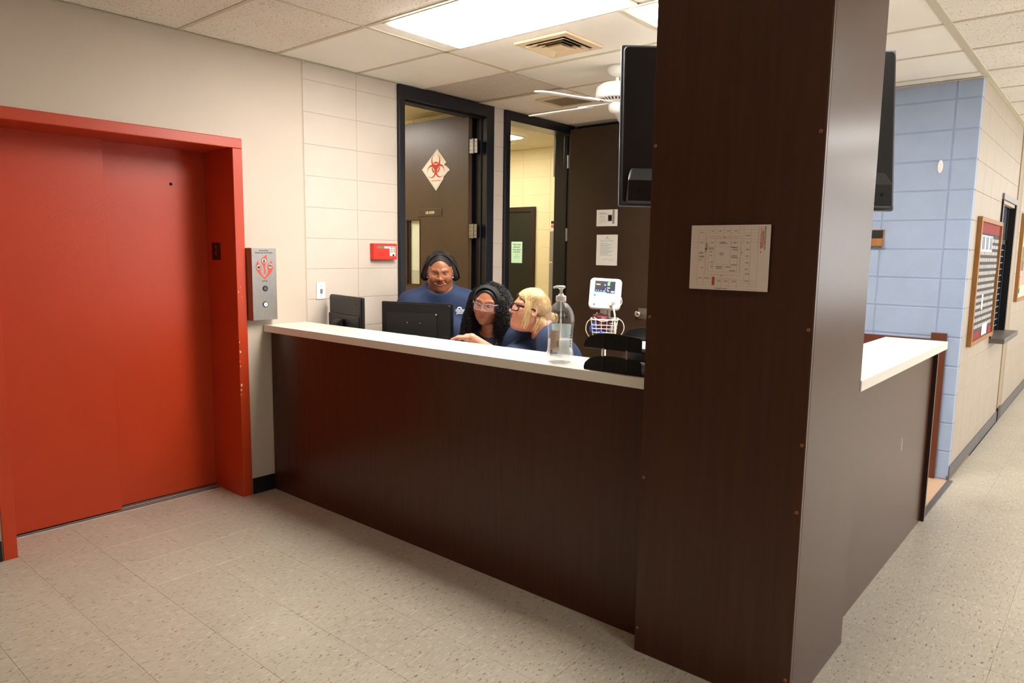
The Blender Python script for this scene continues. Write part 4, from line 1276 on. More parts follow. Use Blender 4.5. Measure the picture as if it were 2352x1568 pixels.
for ang in (90, 210, 330):
    d_ = Vector((math.cos(R(ang)), math.sin(R(ang))))
    c = BC0 + d_ * (0.82 * S_)
    bring(c, 0.80 * S_, 0.62 * S_, ang + 18, ang + 342, 30, d_ * (0.15 * S_))
for ang in (90, 210, 330):
    bring(BC0, 0.72 * S_, 0.50 * S_, ang - 32, ang + 32, 10)
for ang in (30, 150, 270):
    d_ = Vector((math.cos(R(ang)), math.sin(R(ang))))
    n_ = Vector((-d_.y, d_.x))
    a, b_ = BC0 + d_ * 0.14 * S_, BC0 + d_ * 0.62 * S_
    bh.add([YF @ Vector((p.x, p.y, 0.0036)) for p in (a - n_ * 0.07 * S_, b_ - n_ * 0.2 * S_, b_ + n_ * 0.2 * S_, a + n_ * 0.07 * S_)], [(0, 1, 2, 3)])
build('biohazard_symbol', bh, M_REDINK, bd)
build('lettering', text_mesh('INFECTIOUS WASTE', 0.017, YF @ Matrix.Translation((-0.517, 2.175, 0.0033)), sx=0.72), mat('pale_red_ink', (208, 128, 110), 0.7), bd)
np_ = thing('name_plate', 'brown engraved room name plate on the open door', 'name plate', (-0.595, LY, 1.87))
plb = bx('plate', -0.749, -0.443, LY - 0.004, LY - 0.0005, 1.871, 1.936, mat('plate_brown', (74, 54, 34), 0.4), np_, 0.001)
build('lettering', text_mesh('LAB. ROOM', 0.034, frame((-0.595, LY - 0.0045, 1.903), (1, 0, 0), (0, 0, 1)), sx=0.62, bold=0.0006), mat('plate_letters', (236, 226, 190), 0.6), plb)


def notice(label, x0, x1, z0, z1, y, material, lines, heading=None, picture=None, ink=None):
    t = thing('paper_notice', label, 'notice', ((x0 + x1) / 2, y, z0), group='paper notices on the doors')
    sh_ = bx('sheet', x0, x1, y - 0.0012, y - 0.0004, z0, z1, material, t)
    b = MB()
    for fz, f0, f1, hh in lines:
        z = z0 + (z1 - z0) * fz
        b.box(x0 + (x1 - x0) * f0, x0 + (x1 - x0) * f1, y - 0.0016, y - 0.0012, z - hh / 2, z + hh / 2)
    if lines:
        build('printed_lines', b, ink or M_GREYINK, sh_)
    for s_, sz, fx_, fz, mm in heading or []:
        build('lettering', text_mesh(s_, sz, frame((x0 + (x1 - x0) * fx_, y - 0.0018, z0 + (z1 - z0) * fz), (1, 0, 0), (0, 0, 1)), sx=0.85, ext=0.0003), mm, sh_)
    if picture:
        for (f0, f1, g0, g1, mm) in picture:
            bx('printed_picture', x0 + (x1 - x0) * f0, x0 + (x1 - x0) * f1, y - 0.0016, y - 0.0013, z0 + (z1 - z0) * g0, z0 + (z1 - z0) * g1, mm, sh_)
    return t


M_BLUEINK = mat('pale_blue_ink', (150, 172, 190), 0.8)
notice('upper printed notice with a dark picture on the brown open door', 0.366, 0.592, 1.815, 1.964, 3.1195, M_PAPER,
       [(0.80, 0.12, 0.45, 0.003), (0.74, 0.12, 0.55, 0.003), (0.60, 0.14, 0.42, 0.002), (0.50, 0.14, 0.45, 0.002), (0.40, 0.14, 0.45, 0.002), (0.32, 0.14, 0.50, 0.002), (0.22, 0.14, 0.50, 0.002)], None,
       [(0.55, 0.74, 0.30, 0.68, mat('photo_dark', (60, 58, 58), 0.7)), (0.60, 0.70, 0.38, 0.60, M_GREYINK), (0.76, 0.86, 0.14, 0.98, mat('photo_grey', (150, 148, 146), 0.7))])
notice('lower printed notice with lines of text on the brown open door', 0.374, 0.601, 1.459, 1.738, 3.1195, M_PAPER,
       [(0.86, 0.38, 0.66, 0.002)] + [(0.72 - 0.035 * k, 0.18, 0.55 + 0.32 * ((k * 37 % 10) / 10), 0.003) for k in range(12)] + [(0.20, 0.30, 0.86, 0.002), (0.16, 0.62, 0.86, 0.002)],
       [('Spring Home Checklist', 0.018, 0.5, 0.80, M_BLUEINK)], [(0.46, 0.56, 0.90, 0.93, M_BLUEINK)], M_BLUEINK)
notice('pale green notice on the dark door seen through the second doorway', -1.541, -1.371, 1.441, 1.694, 4.1458, mat('green_paper', (190, 226, 190), 0.8),
       [(0.38, 0.36, 0.64, 0.004), (0.30, 0.2, 0.8, 0.003), (0.24, 0.25, 0.75, 0.003)],
       [('Please keep', 0.030, 0.5, 0.87, M_INK), ('bathroom', 0.030, 0.5, 0.75, M_INK), ('door closed', 0.030, 0.5, 0.63, M_INK), ('at all times.', 0.030, 0.5, 0.52, M_INK)])

# ---- evacuation plan on the column
fx0, fx1, fz0, fz1 = 2.936, 3.217, 1.446, 1.667
FY = PY0 - 0.012
fpn = thing('floor_plan_sign', 'pale framed evacuation floor plan mounted on the dark column', 'sign', ((fx0 + fx1) / 2, PY0, fz0))
pbk = bx('backing', fx0 + 0.001, fx1 - 0.001, FY, PY0 - 0.0002, fz0 + 0.001, fz1 - 0.001, M_BLACK, fpn)
sh_ = bx('sheet', fx0, fx1, FY - 0.0015, FY, fz0, fz1, mat('plan_paper', (226, 210, 196), 0.35), fpn)


def pq(mb, u0, u1, v0, v1, layer=0):
    y = FY - 0.0016 - layer * 0.0002
    mb.box(fx0 + (fx1 - fx0) * u0, fx0 + (fx1 - fx0) * u1, y - 0.0002, y, fz1 - (fz1 - fz0) * v1, fz1 - (fz1 - fz0) * v0)


def pline(mb, u0, v0, u1, v1, t_=0.0025):
    if abs(u1 - u0) > abs(v1 - v0):
        pq(mb, u0, u1, v0 - t_, v0 + t_)
    else:
        pq(mb, u0 - t_ * 0.75, u0 + t_ * 0.75, v0, v1)


lnm = MB()
for k in range(22):
    v_ = 0.03 + 0.045 * k
    pline(lnm, 0.01, v_, 0.10 if 5 < k < 18 else 0.88, v_, 0.0016)
for u_, v0, v1 in ((0.10, 0.05, 0.93), (0.19, 0.03, 0.95), (0.23, 0.05, 0.14), (0.33, 0.03, 0.15), (0.43, 0.03, 0.15), (0.52, 0.03, 0.15), (0.62, 0.03, 0.14), (0.68, 0.03, 0.30), (0.77, 0.05, 0.93), (0.86, 0.03, 0.95), (0.24, 0.22, 0.72), (0.32, 0.22, 0.60), (0.52, 0.22, 0.60), (0.30, 0.60, 0.72), (0.44, 0.60, 0.72), (0.61, 0.22, 0.72), (0.64, 0.24, 0.72), (0.33, 0.82, 0.97), (0.42, 0.82, 0.97), (0.52, 0.82, 0.97), (0.62, 0.82, 0.97), (0.70, 0.75, 0.9)):
    pline(lnm, u_, v0, u_, v1, 0.0018)
for v_, u0, u1 in ((0.20, 0.24, 0.62), (0.33, 0.24, 0.62), (0.60, 0.24, 0.62), (0.72, 0.24, 0.62), (0.82, 0.10, 0.62), (0.5, 0.68, 0.77), (0.38, 0.68, 0.77)):
    pline(lnm, u0, v_, u1, v_, 0.0018)
build('plan_lines', lnm, mat('plan_line', (196, 172, 150), 0.7), sh_)
dsh = MB()
for k in range(30):
    u_ = 0.22 + 0.43 * k / 30
    pq(dsh, u_, u_ + 0.008, 0.176, 0.181, 1)
    pq(dsh, u_, u_ + 0.008, 0.764, 0.769, 1)
    v_ = 0.19 + 0.57 * k / 30
    pq(dsh, 0.205, 0.209, v_, v_ + 0.011, 1)
    pq(dsh, 0.652, 0.656, v_, v_ + 0.011, 1)
build('escape_route', dsh, mat('route_red', (186, 110, 92), 0.7), sh_)
txt = MB()
rr = random.Random(4)
for u_, v_, ww in ((0.14, 0.11, .03), (0.28, 0.09, .03), (0.38, 0.09, .03), (0.48, 0.09, .03), (0.58, 0.09, .03), (0.14, 0.27, .03), (0.28, 0.27, .03), (0.42, 0.26, .05), (0.42, 0.28, .09), (0.57, 0.27, .03), (0.73, 0.16, .05), (0.73, 0.27, .03), (0.73, 0.37, .03), (0.73, 0.47, .03), (0.73, 0.57, .03), (0.73, 0.67, .03), (0.41, 0.43, .06), (0.41, 0.455, .05), (0.57, 0.47, .07), (0.57, 0.495, .07), (0.27, 0.35, .06), (0.27, 0.37, .06), (0.14, 0.42, .04), (0.14, 0.435, .05), (0.15, 0.48, .06), (0.15, 0.495, .05), (0.13, 0.54, .03), (0.27, 0.41, .03), (0.27, 0.47, .02), (0.28, 0.57, .03), (0.29, 0.64, .03), (0.38, 0.64, .08), (0.38, 0.665, .07), (0.50, 0.64, .07), (0.55, 0.70, .06), (0.16, 0.66, .03), (0.14, 0.82, .03), (0.23, 0.82, .06), (0.39, 0.86, .04), (0.48, 0.86, .04), (0.58, 0.86, .04), (0.74, 0.74, .05), (0.74, 0.85, .04), (0.57, 0.61, .06), (0.55, 0.34, .05), (0.58, 0.345, .06), (0.58, 0.375, .06)):
    x_ = u_ - ww / 2
    while x_ < u_ + ww / 2:
        q = 0.005 + 0.006 * rr.random()
        pq(txt, x_, x_ + q, v_ - 0.006, v_ + 0.006, 1)
        x_ += q + 0.003
tag(build('plan_lettering', txt, mat('plan_ink', (128, 122, 108), 0.7), sh_), kind='stuff')
for u0, u1, v0, v1 in [(u_ - 0.006, u_ + 0.006, v_ - 0.008, v_ + 0.008) for u_, v_ in ((0.44, 0.19), (0.20, 0.41), (0.665, 0.42), (0.42, 0.78))] + [(0.30, 0.335, 0.80, 0.93)]:
    red = MB()
    pq(red, u0, u1, v0, v1, 1)
    build('plan_symbol', red, mat('plan_red', (178, 82, 56), 0.7), sh_)


def ptext(s_, u_, v_, sz, material, vert=True, **k):
    p = (fx0 + (fx1 - fx0) * u_, FY - 0.0022, fz1 - (fz1 - fz0) * v_)
    M_ = frame(p, (0, 0, 1), (-1, 0, 0)) if vert else frame(p, (1, 0, 0), (0, 0, 1))
    build('lettering', text_mesh(s_, sz, M_, ext=0.0002, **k), material, sh_)


ptext('PRIMARY EXIT PATHWAY', 0.893, 0.20, 0.0060, M_REDINK)
ptext('FIRE EXTINGUISHER', 0.915, 0.22, 0.0062, M_REDINK, bold=0.0001)
ptext('FIRE ALARM PULL STATION', 0.940, 0.20, 0.0064, M_INK)
ptext('YOU', 0.213, 0.33, 0.011, M_INK)
ptext('Building Evacuation', 0.42, 0.975, 0.0055, MATS['plan_ink'], False)
arr = MB()
for c_, s_ in (((0.205, 0.375), 0.02), ((0.893, 0.41), 0.009)):
    x_, z_ = fx0 + (fx1 - fx0) * c_[0], fz1 - (fz1 - fz0) * c_[1]
    w_ = s_ * (fx1 - fx0)
    arr.add([(x_ - w_, FY - 0.0022, z_ + w_ * 0.8), (x_ + w_, FY - 0.0022, z_ + w_ * 0.8), (x_, FY - 0.0022, z_ - w_)], [(0, 2, 1)])
build('route_arrow', arr, M_REDINK, sh_)

# ---- corridor window, boards
W0, W1, Z0, Z1 = WIN
wn = thing('window_1', 'black framed service window in the corridor wall', None, (3.25, (W0 + W1) / 2, Z0), kind='structure')
XP = 3.238
build('frame', MB().box(XP - 0.03, 3.302, W0 - 0.03, W0, Z0, Z1).box(XP - 0.03, 3.302, W1, W1 + 0.03, Z0, Z1).box(XP - 0.03, XP + 0.012, W0, W0 + 0.025, Z0, Z1).box(XP - 0.03, XP + 0.012, W1 - 0.04, W1, Z0, Z1), M_BLACKF, wn, 0.002)
bx('head_rail', XP - 0.03, 3.305, W0 - 0.03, W1 + 0.03, Z1, Z1 + 0.05, M_STEEL, wn, 0.002)
bx('transom_rail', XP - 0.03, XP + 0.012, W0, W1, 1.70, 1.74, M_BLACKF, wn)
bx('upper_pane', XP - 0.005, XP, W0 + 0.025, W1 - 0.04, 1.74, Z1, mat('dim_pane', (88, 94, 104), 0.1), wn)
bx('lower_pane', XP - 0.005, XP, W0 + 0.025, W1 - 0.04, Z0, 1.70, mat('dark_pane', (34, 38, 46), 0.12), wn)
for k in range(13):
    z = Z0 + 0.05 + k * 0.058
    bx('shutter_bar', XP, XP + 0.004, W0 + 0.025, W1 - 0.05, z, z + 0.007, mat('bar_grey', (130, 136, 146), 0.4), wn)
bx('sill', 3.20, 3.40, W0 - 0.02, W1 + 0.10, Z0 - 0.045, Z0, mat('grey_sill', (104, 100, 94), 0.4, var=0.1), wn, 0.004)
build('pink_poster', MB().prism([(0.06, -0.04), (0.30, 0.0), (0.38, 0.06), (0.46, 0.16), (0.2, 0.20), (0.07, 0.10)], Matrix(((0, 0, 1, XP + 0.001), (1, 0, 0, W0 + 0.02), (0, 1, 0, 1.86), (0, 0, 0, 1))), 0.001), mat('pink_card', (240, 110, 106), 0.7), wn)


def board(label, y0, y1, z0, z1, ground):
    t = thing('bulletin_board', label, 'bulletin board', (3.288, (y0 + y1) / 2, z0), group='bulletin boards on the corridor wall')
    X = 3.2885
    fr = 0.04
    build('frame_side', MB().box(X, X + 0.03, y0, y0 + fr, z0, z1), M_OAK, t, 0.002)
    build('frame_side', MB().box(X, X + 0.03, y1 - fr, y1, z0, z1), M_OAK, t, 0.002)
    build('frame_rail', MB().box(X, X + 0.028, y0 + fr, y1 - fr, z0, z0 + fr * 0.8), M_OAK, t, 0.002)
    build('frame_rail', MB().box(X, X + 0.028, y0 + fr, y1 - fr, z1 - fr * 0.8, z1), M_OAK, t, 0.002)
    p = bx('pinboard', X, X + 0.012, y0 + fr, y1 - fr, z0 + fr * 0.8, z1 - fr * 0.8, ground, t)
    return t, p, X + 0.0125


t, p, X = board('oak framed bulletin board with rows of white strips beside the blue corner', 3.58, 4.72, 0.93, 1.865, mat('charcoal_paper', (72, 70, 70), 0.8))
M_RB = mat('red_border', (140, 24, 22), 0.7, var=0.1)
bx('border_strip', X, X + 0.002, 3.62, 4.68, 1.755, 1.835, M_RB, t)
bx('border_strip', X, X + 0.002, 3.62, 4.10, 0.965, 1.02, M_RB, t)
bx('border_strip', X, X + 0.002, 4.48, 4.68, 0.965, 1.02, M_RB, t)
rr = random.Random(2)
for k in range(14):
    z = 1.045 + k * 0.050
    y = 3.64
    while y < 4.62:
        ww = rr.uniform(0.04, 0.11)
        bx('paper_strip', X, X + 0.0015, y, min(y + ww, 4.66), z, z + 0.027, mat('strip_white', (176, 170, 162), 0.8), t)
        y += ww + rr.uniform(0.004, 0.02)
for y0, y1, z0, z1, rgb in ((3.63, 3.72, 1.30, 1.58, (150, 174, 216)), (3.68, 4.30, 1.62, 1.74, (206, 214, 226)), (4.15, 4.42, 0.97, 1.06, (220, 214, 214)), (4.0, 4.08, 1.18, 1.30, (216, 206, 200))):
    bx('paper_sheet', X + 0.002, X + 0.003, y0, y1, z0, z1, mat('sheet_%d_%d' % (rgb[0], rgb[2]), rgb, 0.8), t)
for k in range(9):
    bx('cut_letter', X + 0.003, X + 0.004, 3.72 + k * 0.065, 3.745 + k * 0.065, 1.635, 1.73, M_INK if k % 3 else M_WHITE, t)
t, p, X = board('oak framed bulletin board with colourful papers further down the corridor', 6.30, 7.5, 1.14, 2.02, mat('pink_paper', (232, 196, 170), 0.8))
for y0, y1, z0, z1, rgb in ((6.36, 6.52, 1.75, 1.95, (40, 36, 34)), (6.36, 6.50, 1.55, 1.73, (240, 226, 150)), (6.38, 6.55, 1.38, 1.56, (214, 70, 120)), (6.40, 6.58, 1.22, 1.40, (240, 110, 50)), (6.36, 6.44, 1.20, 1.26, (110, 190, 180)), (6.50, 6.66, 1.20, 1.27, (130, 210, 200)), (6.56, 6.74, 1.45, 1.7, (120, 130, 90)), (6.70, 6.95, 1.3, 1.55, (236, 160, 150)), (6.62, 7.0, 1.75, 1.9, (220, 90, 80)), (7.0, 7.3, 1.3, 1.9, (150, 160, 210))):
    bx('paper_sheet', X, X + 0.0015, y0, y1, z0, z1, mat('sheet2_%d_%d_%d' % rgb, rgb, 0.8), t)

# ---- furniture of the second room
rf = thing('refrigerator', 'grey refrigerator edge seen through the second doorway', 'refrigerator', (-0.34, 3.85, 0))
bx('body', -0.535, -0.185, 3.64, 4.15, 0.02, 1.80, mat('fridge_grey', (150, 142, 130), 0.4), rf, 0.005)
bx('freezer_door', -0.55, -0.185, 3.605, 3.638, 1.475, 1.795, MATS['fridge_grey'], rf, 0.006)
bx('fridge_door', -0.55, -0.185, 3.605, 3.638, 0.06, 1.462, MATS['fridge_grey'], rf, 0.006)
build('foot', MB().box(-0.47, -0.43, 3.66, 3.70, 0, 0.02).box(-0.24, -0.2, 3.66, 3.70, 0, 0.02).box(-0.47, -0.43, 4.08, 4.12, 0, 0.02).box(-0.24, -0.2, 4.08, 4.12, 0, 0.02), M_BLACK, rf)
gb = thing('carton', 'small black white and pink carton on top of the refrigerator', 'carton', (-0.4, 3.7, 1.80))
bx('box', -0.54, -0.28, 3.62, 3.76, 1.801, 1.90, M_WHITE, gb, 0.002)
bx('pink_panel', -0.542, -0.40, 3.618, 3.6195, 1.83, 1.86, mat('pink_print', (226, 96, 110), 0.6), gb)
bx('black_panel', -0.542, -0.28, 3.618, 3.6195, 1.872, 1.90, M_INK, gb)
wc = thing('wall_cabinet', 'narrow grey wall cabinet edge high inside the second doorway', 'cabinet', (-0.23, 3.7, 2.31))
bx('body', -0.265, -0.172, 3.31, 4.15, 2.31, 2.745, mat('cabinet_grey', (140, 132, 112), 0.45), wc, 0.002)
bx('door', -0.285, -0.267, 3.302, 4.15, 2.315, 2.74, mat('cabinet_grey', (140, 132, 112), 0.45), wc, 0.002)

# ================================================================== PEOPLE
class Field:
    """signed distance field on a grid; shapes are blended in, then skinned with surface nets"""

    def __init__(self, lo, hi, h):
        self.lo = np.array(lo, float)
        self.h = h
        self.n = np.maximum(2, np.ceil((np.array(hi, float) - self.lo) / h).astype(int) + 1)
        self.F = np.full(self.n, 0.2, np.float32)

    def region(self, lo, hi):
        a = np.clip(np.floor((np.array(lo) - self.lo) / self.h).astype(int), 0, self.n - 1)
        b = np.clip(np.ceil((np.array(hi) - self.lo) / self.h).astype(int) + 1, 1, self.n)
        if np.any(b <= a):
            return None, None
        sl = tuple(slice(int(p), int(q)) for p, q in zip(a, b))
        ax = [self.lo[i] + self.h * np.arange(a[i], b[i]) for i in range(3)]
        g = np.meshgrid(*ax, indexing='ij')
        return sl, np.stack([q.ravel() for q in g], 1)

    def blend(self, dist, lo, hi, k=0.01, op='add'):
        m_ = k + 0.02
        sl, P = self.region(np.array(lo) - m_, np.array(hi) + m_)
        if sl is None:
            return
        cur = self.F[sl]
        d_ = dist(P).reshape(cur.shape).astype(np.float32)
        if op == 'add':
            hh = np.maximum(k - np.abs(cur - d_), 0) / k
            self.F[sl] = np.minimum(cur, d_) - hh * hh * k / 4
        else:
            d_ = -d_
            hh = np.maximum(k - np.abs(cur - d_), 0) / k
            self.F[sl] = np.maximum(cur, d_) + hh * hh * k / 4

    def ell(self, c, r, k=0.01, op='add', M=None):
        """ellipsoid; M is a 3x3 whose columns are the ellipsoid's axes, c in world"""
        c = np.array(c, float)
        r = np.array(r, float)
        M = np.eye(3) if M is None else np.array(M)
        ext = np.sqrt(((M * r) ** 2).sum(1))

        def dist(P):
            q = (P - c) @ M
            k0 = np.linalg.norm(q / r, axis=1)
            k1 = np.linalg.norm(q / (r * r), axis=1) + 1e-9
            return k0 * (k0 - 1) / k1
        self.blend(dist, c - ext, c + ext, k, op)

    def cap(self, a, b, r0, r1=None, k=0.01, op='add'):
        a, b = np.array(a, float), np.array(b, float)
        r1 = r0 if r1 is None else r1
        ba = b - a
        L = max(ba @ ba, 1e-12)

        def dist(P):
            t_ = np.clip(((P - a) @ ba) / L, 0, 1)
            return np.linalg.norm(P - a - t_[:, None] * ba, axis=1) - (r0 + (r1 - r0) * t_)
        rm = max(r0, r1)
        self.blend(dist, np.minimum(a, b) - rm, np.maximum(a, b) + rm, k, op)

    def half(self, p, n, k=0.004):
        """remove everything on the side of the plane that n points to"""
        p, n = np.array(p, float), np.array(n, float)
        n = n / np.linalg.norm(n)
        lo, hi = self.lo, self.lo + self.h * self.n
        self.blend(lambda P: -((P - p) @ n), lo, hi, k, 'sub')

    def skin(self):
        F, h, lo = self.F, self.h, self.lo
        nx, ny, nz = F.shape
        s = F < 0
        acc_i, acc_p, quads = [], [], []
        cid = lambda i, j, k: (i * ny + j) * nz + k
        for ax in range(3):
            a = [slice(None)] * 3
            b = [slice(None)] * 3
            a[ax] = slice(0, -1)
            b[ax] = slice(1, None)
            A, B = F[tuple(a)], F[tuple(b)]
            m_ = s[tuple(a)] != s[tuple(b)]
            idx = np.argwhere(m_)
            fa, fb = A[m_], B[m_]
            t_ = fa / (fa - fb)
            P = idx.astype(float)
            P[:, ax] += t_
            o1, o2 = (ax + 1) % 3, (ax + 2) % 3
            ok = (idx[:, o1] > 0) & (idx[:, o2] > 0) & (idx[:, o1] < F.shape[o1] - 1) & (idx[:, o2] < F.shape[o2] - 1)
            idx, P, ins = idx[ok], P[ok], (fa < 0)[ok]
            cells = []
            for d1, d2_ in ((1, 1), (0, 1), (0, 0), (1, 0)):
                c = idx.copy()
                c[:, o1] -= d1
                c[:, o2] -= d2_
                ci = cid(c[:, 0], c[:, 1], c[:, 2])
                cells.append(ci)
                acc_i.append(ci)
                acc_p.append(P)
            q = np.stack(cells, 1)
            q[~ins] = q[~ins][:, ::-1]
            quads.append(q)
        I = np.concatenate(acc_i)
        P = np.concatenate(acc_p)
        Q = np.concatenate(quads)
        u, inv = np.unique(I, return_inverse=True)
        cnt = np.bincount(inv, minlength=len(u)).astype(float)
        V = np.stack([np.bincount(inv, P[:, i], len(u)) / cnt for i in range(3)], 1) * h + lo
        Q = np.searchsorted(u, Q)
        return V, Q


def np_mesh(name, V, Q, smooth=True):
    me = bpy.data.meshes.new(name)
    me.vertices.add(len(V))
    me.vertices.foreach_set('co', np.asarray(V, np.float32).ravel())
    me.loops.add(Q.size)
    me.loops.foreach_set('vertex_index', Q.astype(np.int32).ravel())
    me.polygons.add(len(Q))
    k = Q.shape[1]
    me.polygons.foreach_set('loop_start', np.arange(0, Q.size, k, dtype=np.int32))
    me.polygons.foreach_set('loop_total', np.full(len(Q), k, np.int32))
    me.update(calc_edges=True)
    me.validate()
    if smooth:
        me.polygons.foreach_set('use_smooth', [True] * len(me.polygons))
    return me


def skin_mat(name, rgb, lip, brow):
    mt = mat(name, rgb, 0.36, var=0.05, vscale=25, spec=0.4)
    nt = mt.node_tree
    b = nt.nodes['Principled BSDF']
    src = b.inputs['Base Color'].links[0].from_socket
    at = nt.nodes.new('ShaderNodeAttribute')
    at.attribute_name = 'pigment'
    sp = nt.nodes.new('ShaderNodeSeparateColor')
    nt.links.new(at.outputs['Color'], sp.inputs[0])
    cur = src
    for ch, c in ((0, lip), (1, brow)):
        mx = nt.nodes.new('ShaderNodeMix')
        mx.data_type = 'RGBA'
        nt.links.new(sp.outputs[ch], mx.inputs['Factor'])
        nt.links.new(cur, mx.inputs[6])
        mx.inputs[7].default_value = (*lin(c), 1)
        cur = mx.outputs[2]
    nt.links.new(cur, b.inputs['Base Color'])
    b.inputs['Subsurface Weight'].default_value = 0.08
    b.inputs['Subsurface Radius'].default_value = (0.012, 0.005, 0.003)
    b.inputs['Subsurface Scale'].default_value = 0.3
    return mt


def head_matrix(c, yaw, pitch, roll, s=1.0):
    """head frame: x = person's right, y = face, z = crown. yaw > 0 turns to the viewer's left, pitch > 0 nods down, roll > 0 tilts the crown to the viewer's right"""
    c = Vector(c)
    f0 = CAM - c
    f0.z = 0
    f0.normalize()
    up = Vector((0, 0, 1))
    left = f0.cross(up)
    left = -left if left.dot(RT) > 0 else left
    f = f0 * math.cos(R(yaw)) + left * math.sin(R(yaw))
    side = f.cross(up).normalized()
    f2 = f * math.cos(R(pitch)) - up * math.sin(R(pitch))
    u = side.cross(f2).normalized()
    # roll about the viewing direction
    q = Matrix.Rotation(R(-roll), 3, f0)
    q2 = Matrix.Rotation(R(roll), 3, f0)
    u1 = q @ u
    rot = q if u1.dot(RT) * roll >= 0 else q2
    f2, u = rot @ f2, rot @ u
    x = f2.cross(u).normalized()
    M_ = Matrix((x, f2, u)).transposed().to_4x4()
    for i in range(3):
        for j in range(3):
            M_[i][j] *= s
    M_.translation = c
    return M_


def head_field(Fd, HM_, s, o):
    """blend a head into a field; o = options of the face"""
    M3 = np.array(HM_.to_3x3()) / s
    t0 = np.array(HM_.translation)

    def W(x, y, z):
        return t0 + s * (M3 @ np.array((x, y, z)))

    def E(c, r, k=0.01, op='add'):
        Fd.ell(W(*c), np.array(r) * s, k * s, op, M3)

    def Cc(a, b, r0, r1=None, k=0.01, op='add'):
        Fd.cap(W(*a), W(*b), r0 * s, None if r1 is None else r1 * s, k * s, op)
    wd = o.get('wide', 1.0)
    E((0, -0.012, 0.030), (0.074 * min(wd, 1.06), 0.092, 0.083))
    E((0, 0.024, -0.020), (0.064 * wd, 0.062, 0.076), 0.03)
    E((0, 0.032, -0.066), (0.050 * wd, 0.048, 0.042), 0.03)
    E((0, 0.068, -0.094), (0.020, 0.017, 0.016), 0.02)
    for sx in (-1, 1):
        E((sx * 0.037 * wd, 0.058, -0.026), (0.025, 0.024, 0.022 + o.get('smile', 0) * 0.004), 0.025)
        E((sx * 0.050 * wd, 0.004, -0.062), (0.018, 0.022, 0.022), 0.03)
    if o.get('jowl'):
        E((0, 0.022, -0.105), (0.052 * wd, 0.05, 0.028 * o['jowl']), 0.03)
    # brow and eye sockets
    for sx in (-1, 1):
        Cc((sx * 0.014, 0.079, 0.022), (sx * 0.044, 0.066, 0.026), 0.009, 0.008, 0.014)
        E((sx * 0.031, 0.094, 0.004), (0.017, 0.016, 0.011), 0.014, 'sub')
        E((sx * 0.031, 0.066, 0.004), (0.0155, 0.0145, 0.0125), 0.006)
    # nose
    Cc((0, 0.079, 0.014), (0, 0.097, -0.022), 0.0075, 0.0095, 0.012)
    E((0, 0.098 + o.get('nose', 0), -0.027), (0.0125 * o.get('nosew', 1), 0.0125, 0.010), 0.008)
    for sx in (-1, 1):
        E((sx * 0.013 * o.get('nosew', 1), 0.089, -0.030), (0.0085, 0.010, 0.0075), 0.007)
        E((sx * 0.007, 0.097, -0.038), (0.0035, 0.005, 0.003), 0.003, 'sub')
    # mouth
    sm = o.get('smile', 0)
    zm = -0.058
    mw = 0.026 + 0.011 * sm
    E((0, 0.072, zm), (0.030, 0.016, 0.024), 0.02)
    lips = []
    for sx in (-1, 1):
        cor = (sx * mw, 0.076 + 0.001 * sm, zm + 0.011 * sm)
        lips.append(((sx * 0.005, 0.0900, zm + 0.0056), cor, 0.0048, 0.0022))
        lips.append(((sx * 0.004, 0.0890, zm - 0.0064 - 0.005 * sm), cor, 0.0058, 0.0022))
    for a, b, r0, r1 in lips:
        Cc(a, b, r0, r1, 0.004)
    for sx in (-1, 1):
        Cc((0, 0.095, zm - 0.0004 - 0.003 * sm), (sx * mw * 0.92, 0.082, zm + 0.009 * sm), 0.0018 + 0.0034 * sm, 0.001, 0.002, 'sub')
        if sm > 0.5:
            Cc((sx * 0.022, 0.089, -0.032), (sx * 0.038, 0.080, -0.054), 0.0012, 0.0008, 0.010, 'sub')
    # ears
    for sx in (-1, 1):
        E((sx * 0.077 * min(wd, 1.05), -0.006, -0.004), (0.008, 0.018, 0.030), 0.008)
        E((sx * 0.083 * min(wd, 1.05), -0.002, 0.0), (0.005, 0.010, 0.018), 0.004, 'sub')
    return W, M3, lips


def pigment(me, V, HM_, lips, s, brow=True, browz=0.030):
    inv = np.array(HM_.inverted())
    L = V @ inv[:3, :3].T + inv[:3, 3]
    lip = np.zeros(len(V))
    for a, b, r0, r1 in lips:
        a, b = np.array(a), np.array(b)
        ba = b - a
        t_ = np.clip((L - a) @ ba / (ba @ ba), 0, 1)
        d_ = np.linalg.norm(L - a - t_[:, None] * ba, axis=1) - (r0 + (r1 - r0) * t_)
        lip = np.maximum(lip, np.clip(1 - (d_ - 0.0006) / 0.0015, 0, 1))
    br = np.zeros(len(V))
    if brow:
        for sx in (-1, 1):
            pts = [(sx * 0.014, browz - 0.004), (sx * 0.030, browz + 0.001), (sx * 0.046, browz - 0.006)]
            for (x0, z0), (x1, z1) in zip(pts[:-1], pts[1:]):
                a, b = np.array((x0, z0)), np.array((x1, z1))
                q = L[:, [0, 2]]
                ba = b - a
                t_ = np.clip((q - a) @ ba / (ba @ ba), 0, 1)
                d_ = np.linalg.norm(q - a - t_[:, None] * ba, axis=1)
                br = np.maximum(br, np.clip(1 - (d_ - 0.0016) / 0.002, 0, 1) * (L[:, 1] > 0.04))
    ca_ = me.color_attributes.new('pigment', 'FLOAT_COLOR', 'POINT')
    cc = np.zeros((len(V), 4), np.float32)
    cc[:, 0], cc[:, 1], cc[:, 3] = lip, br * 0.55, 1
    ca_.data.foreach_set('color', cc.ravel())


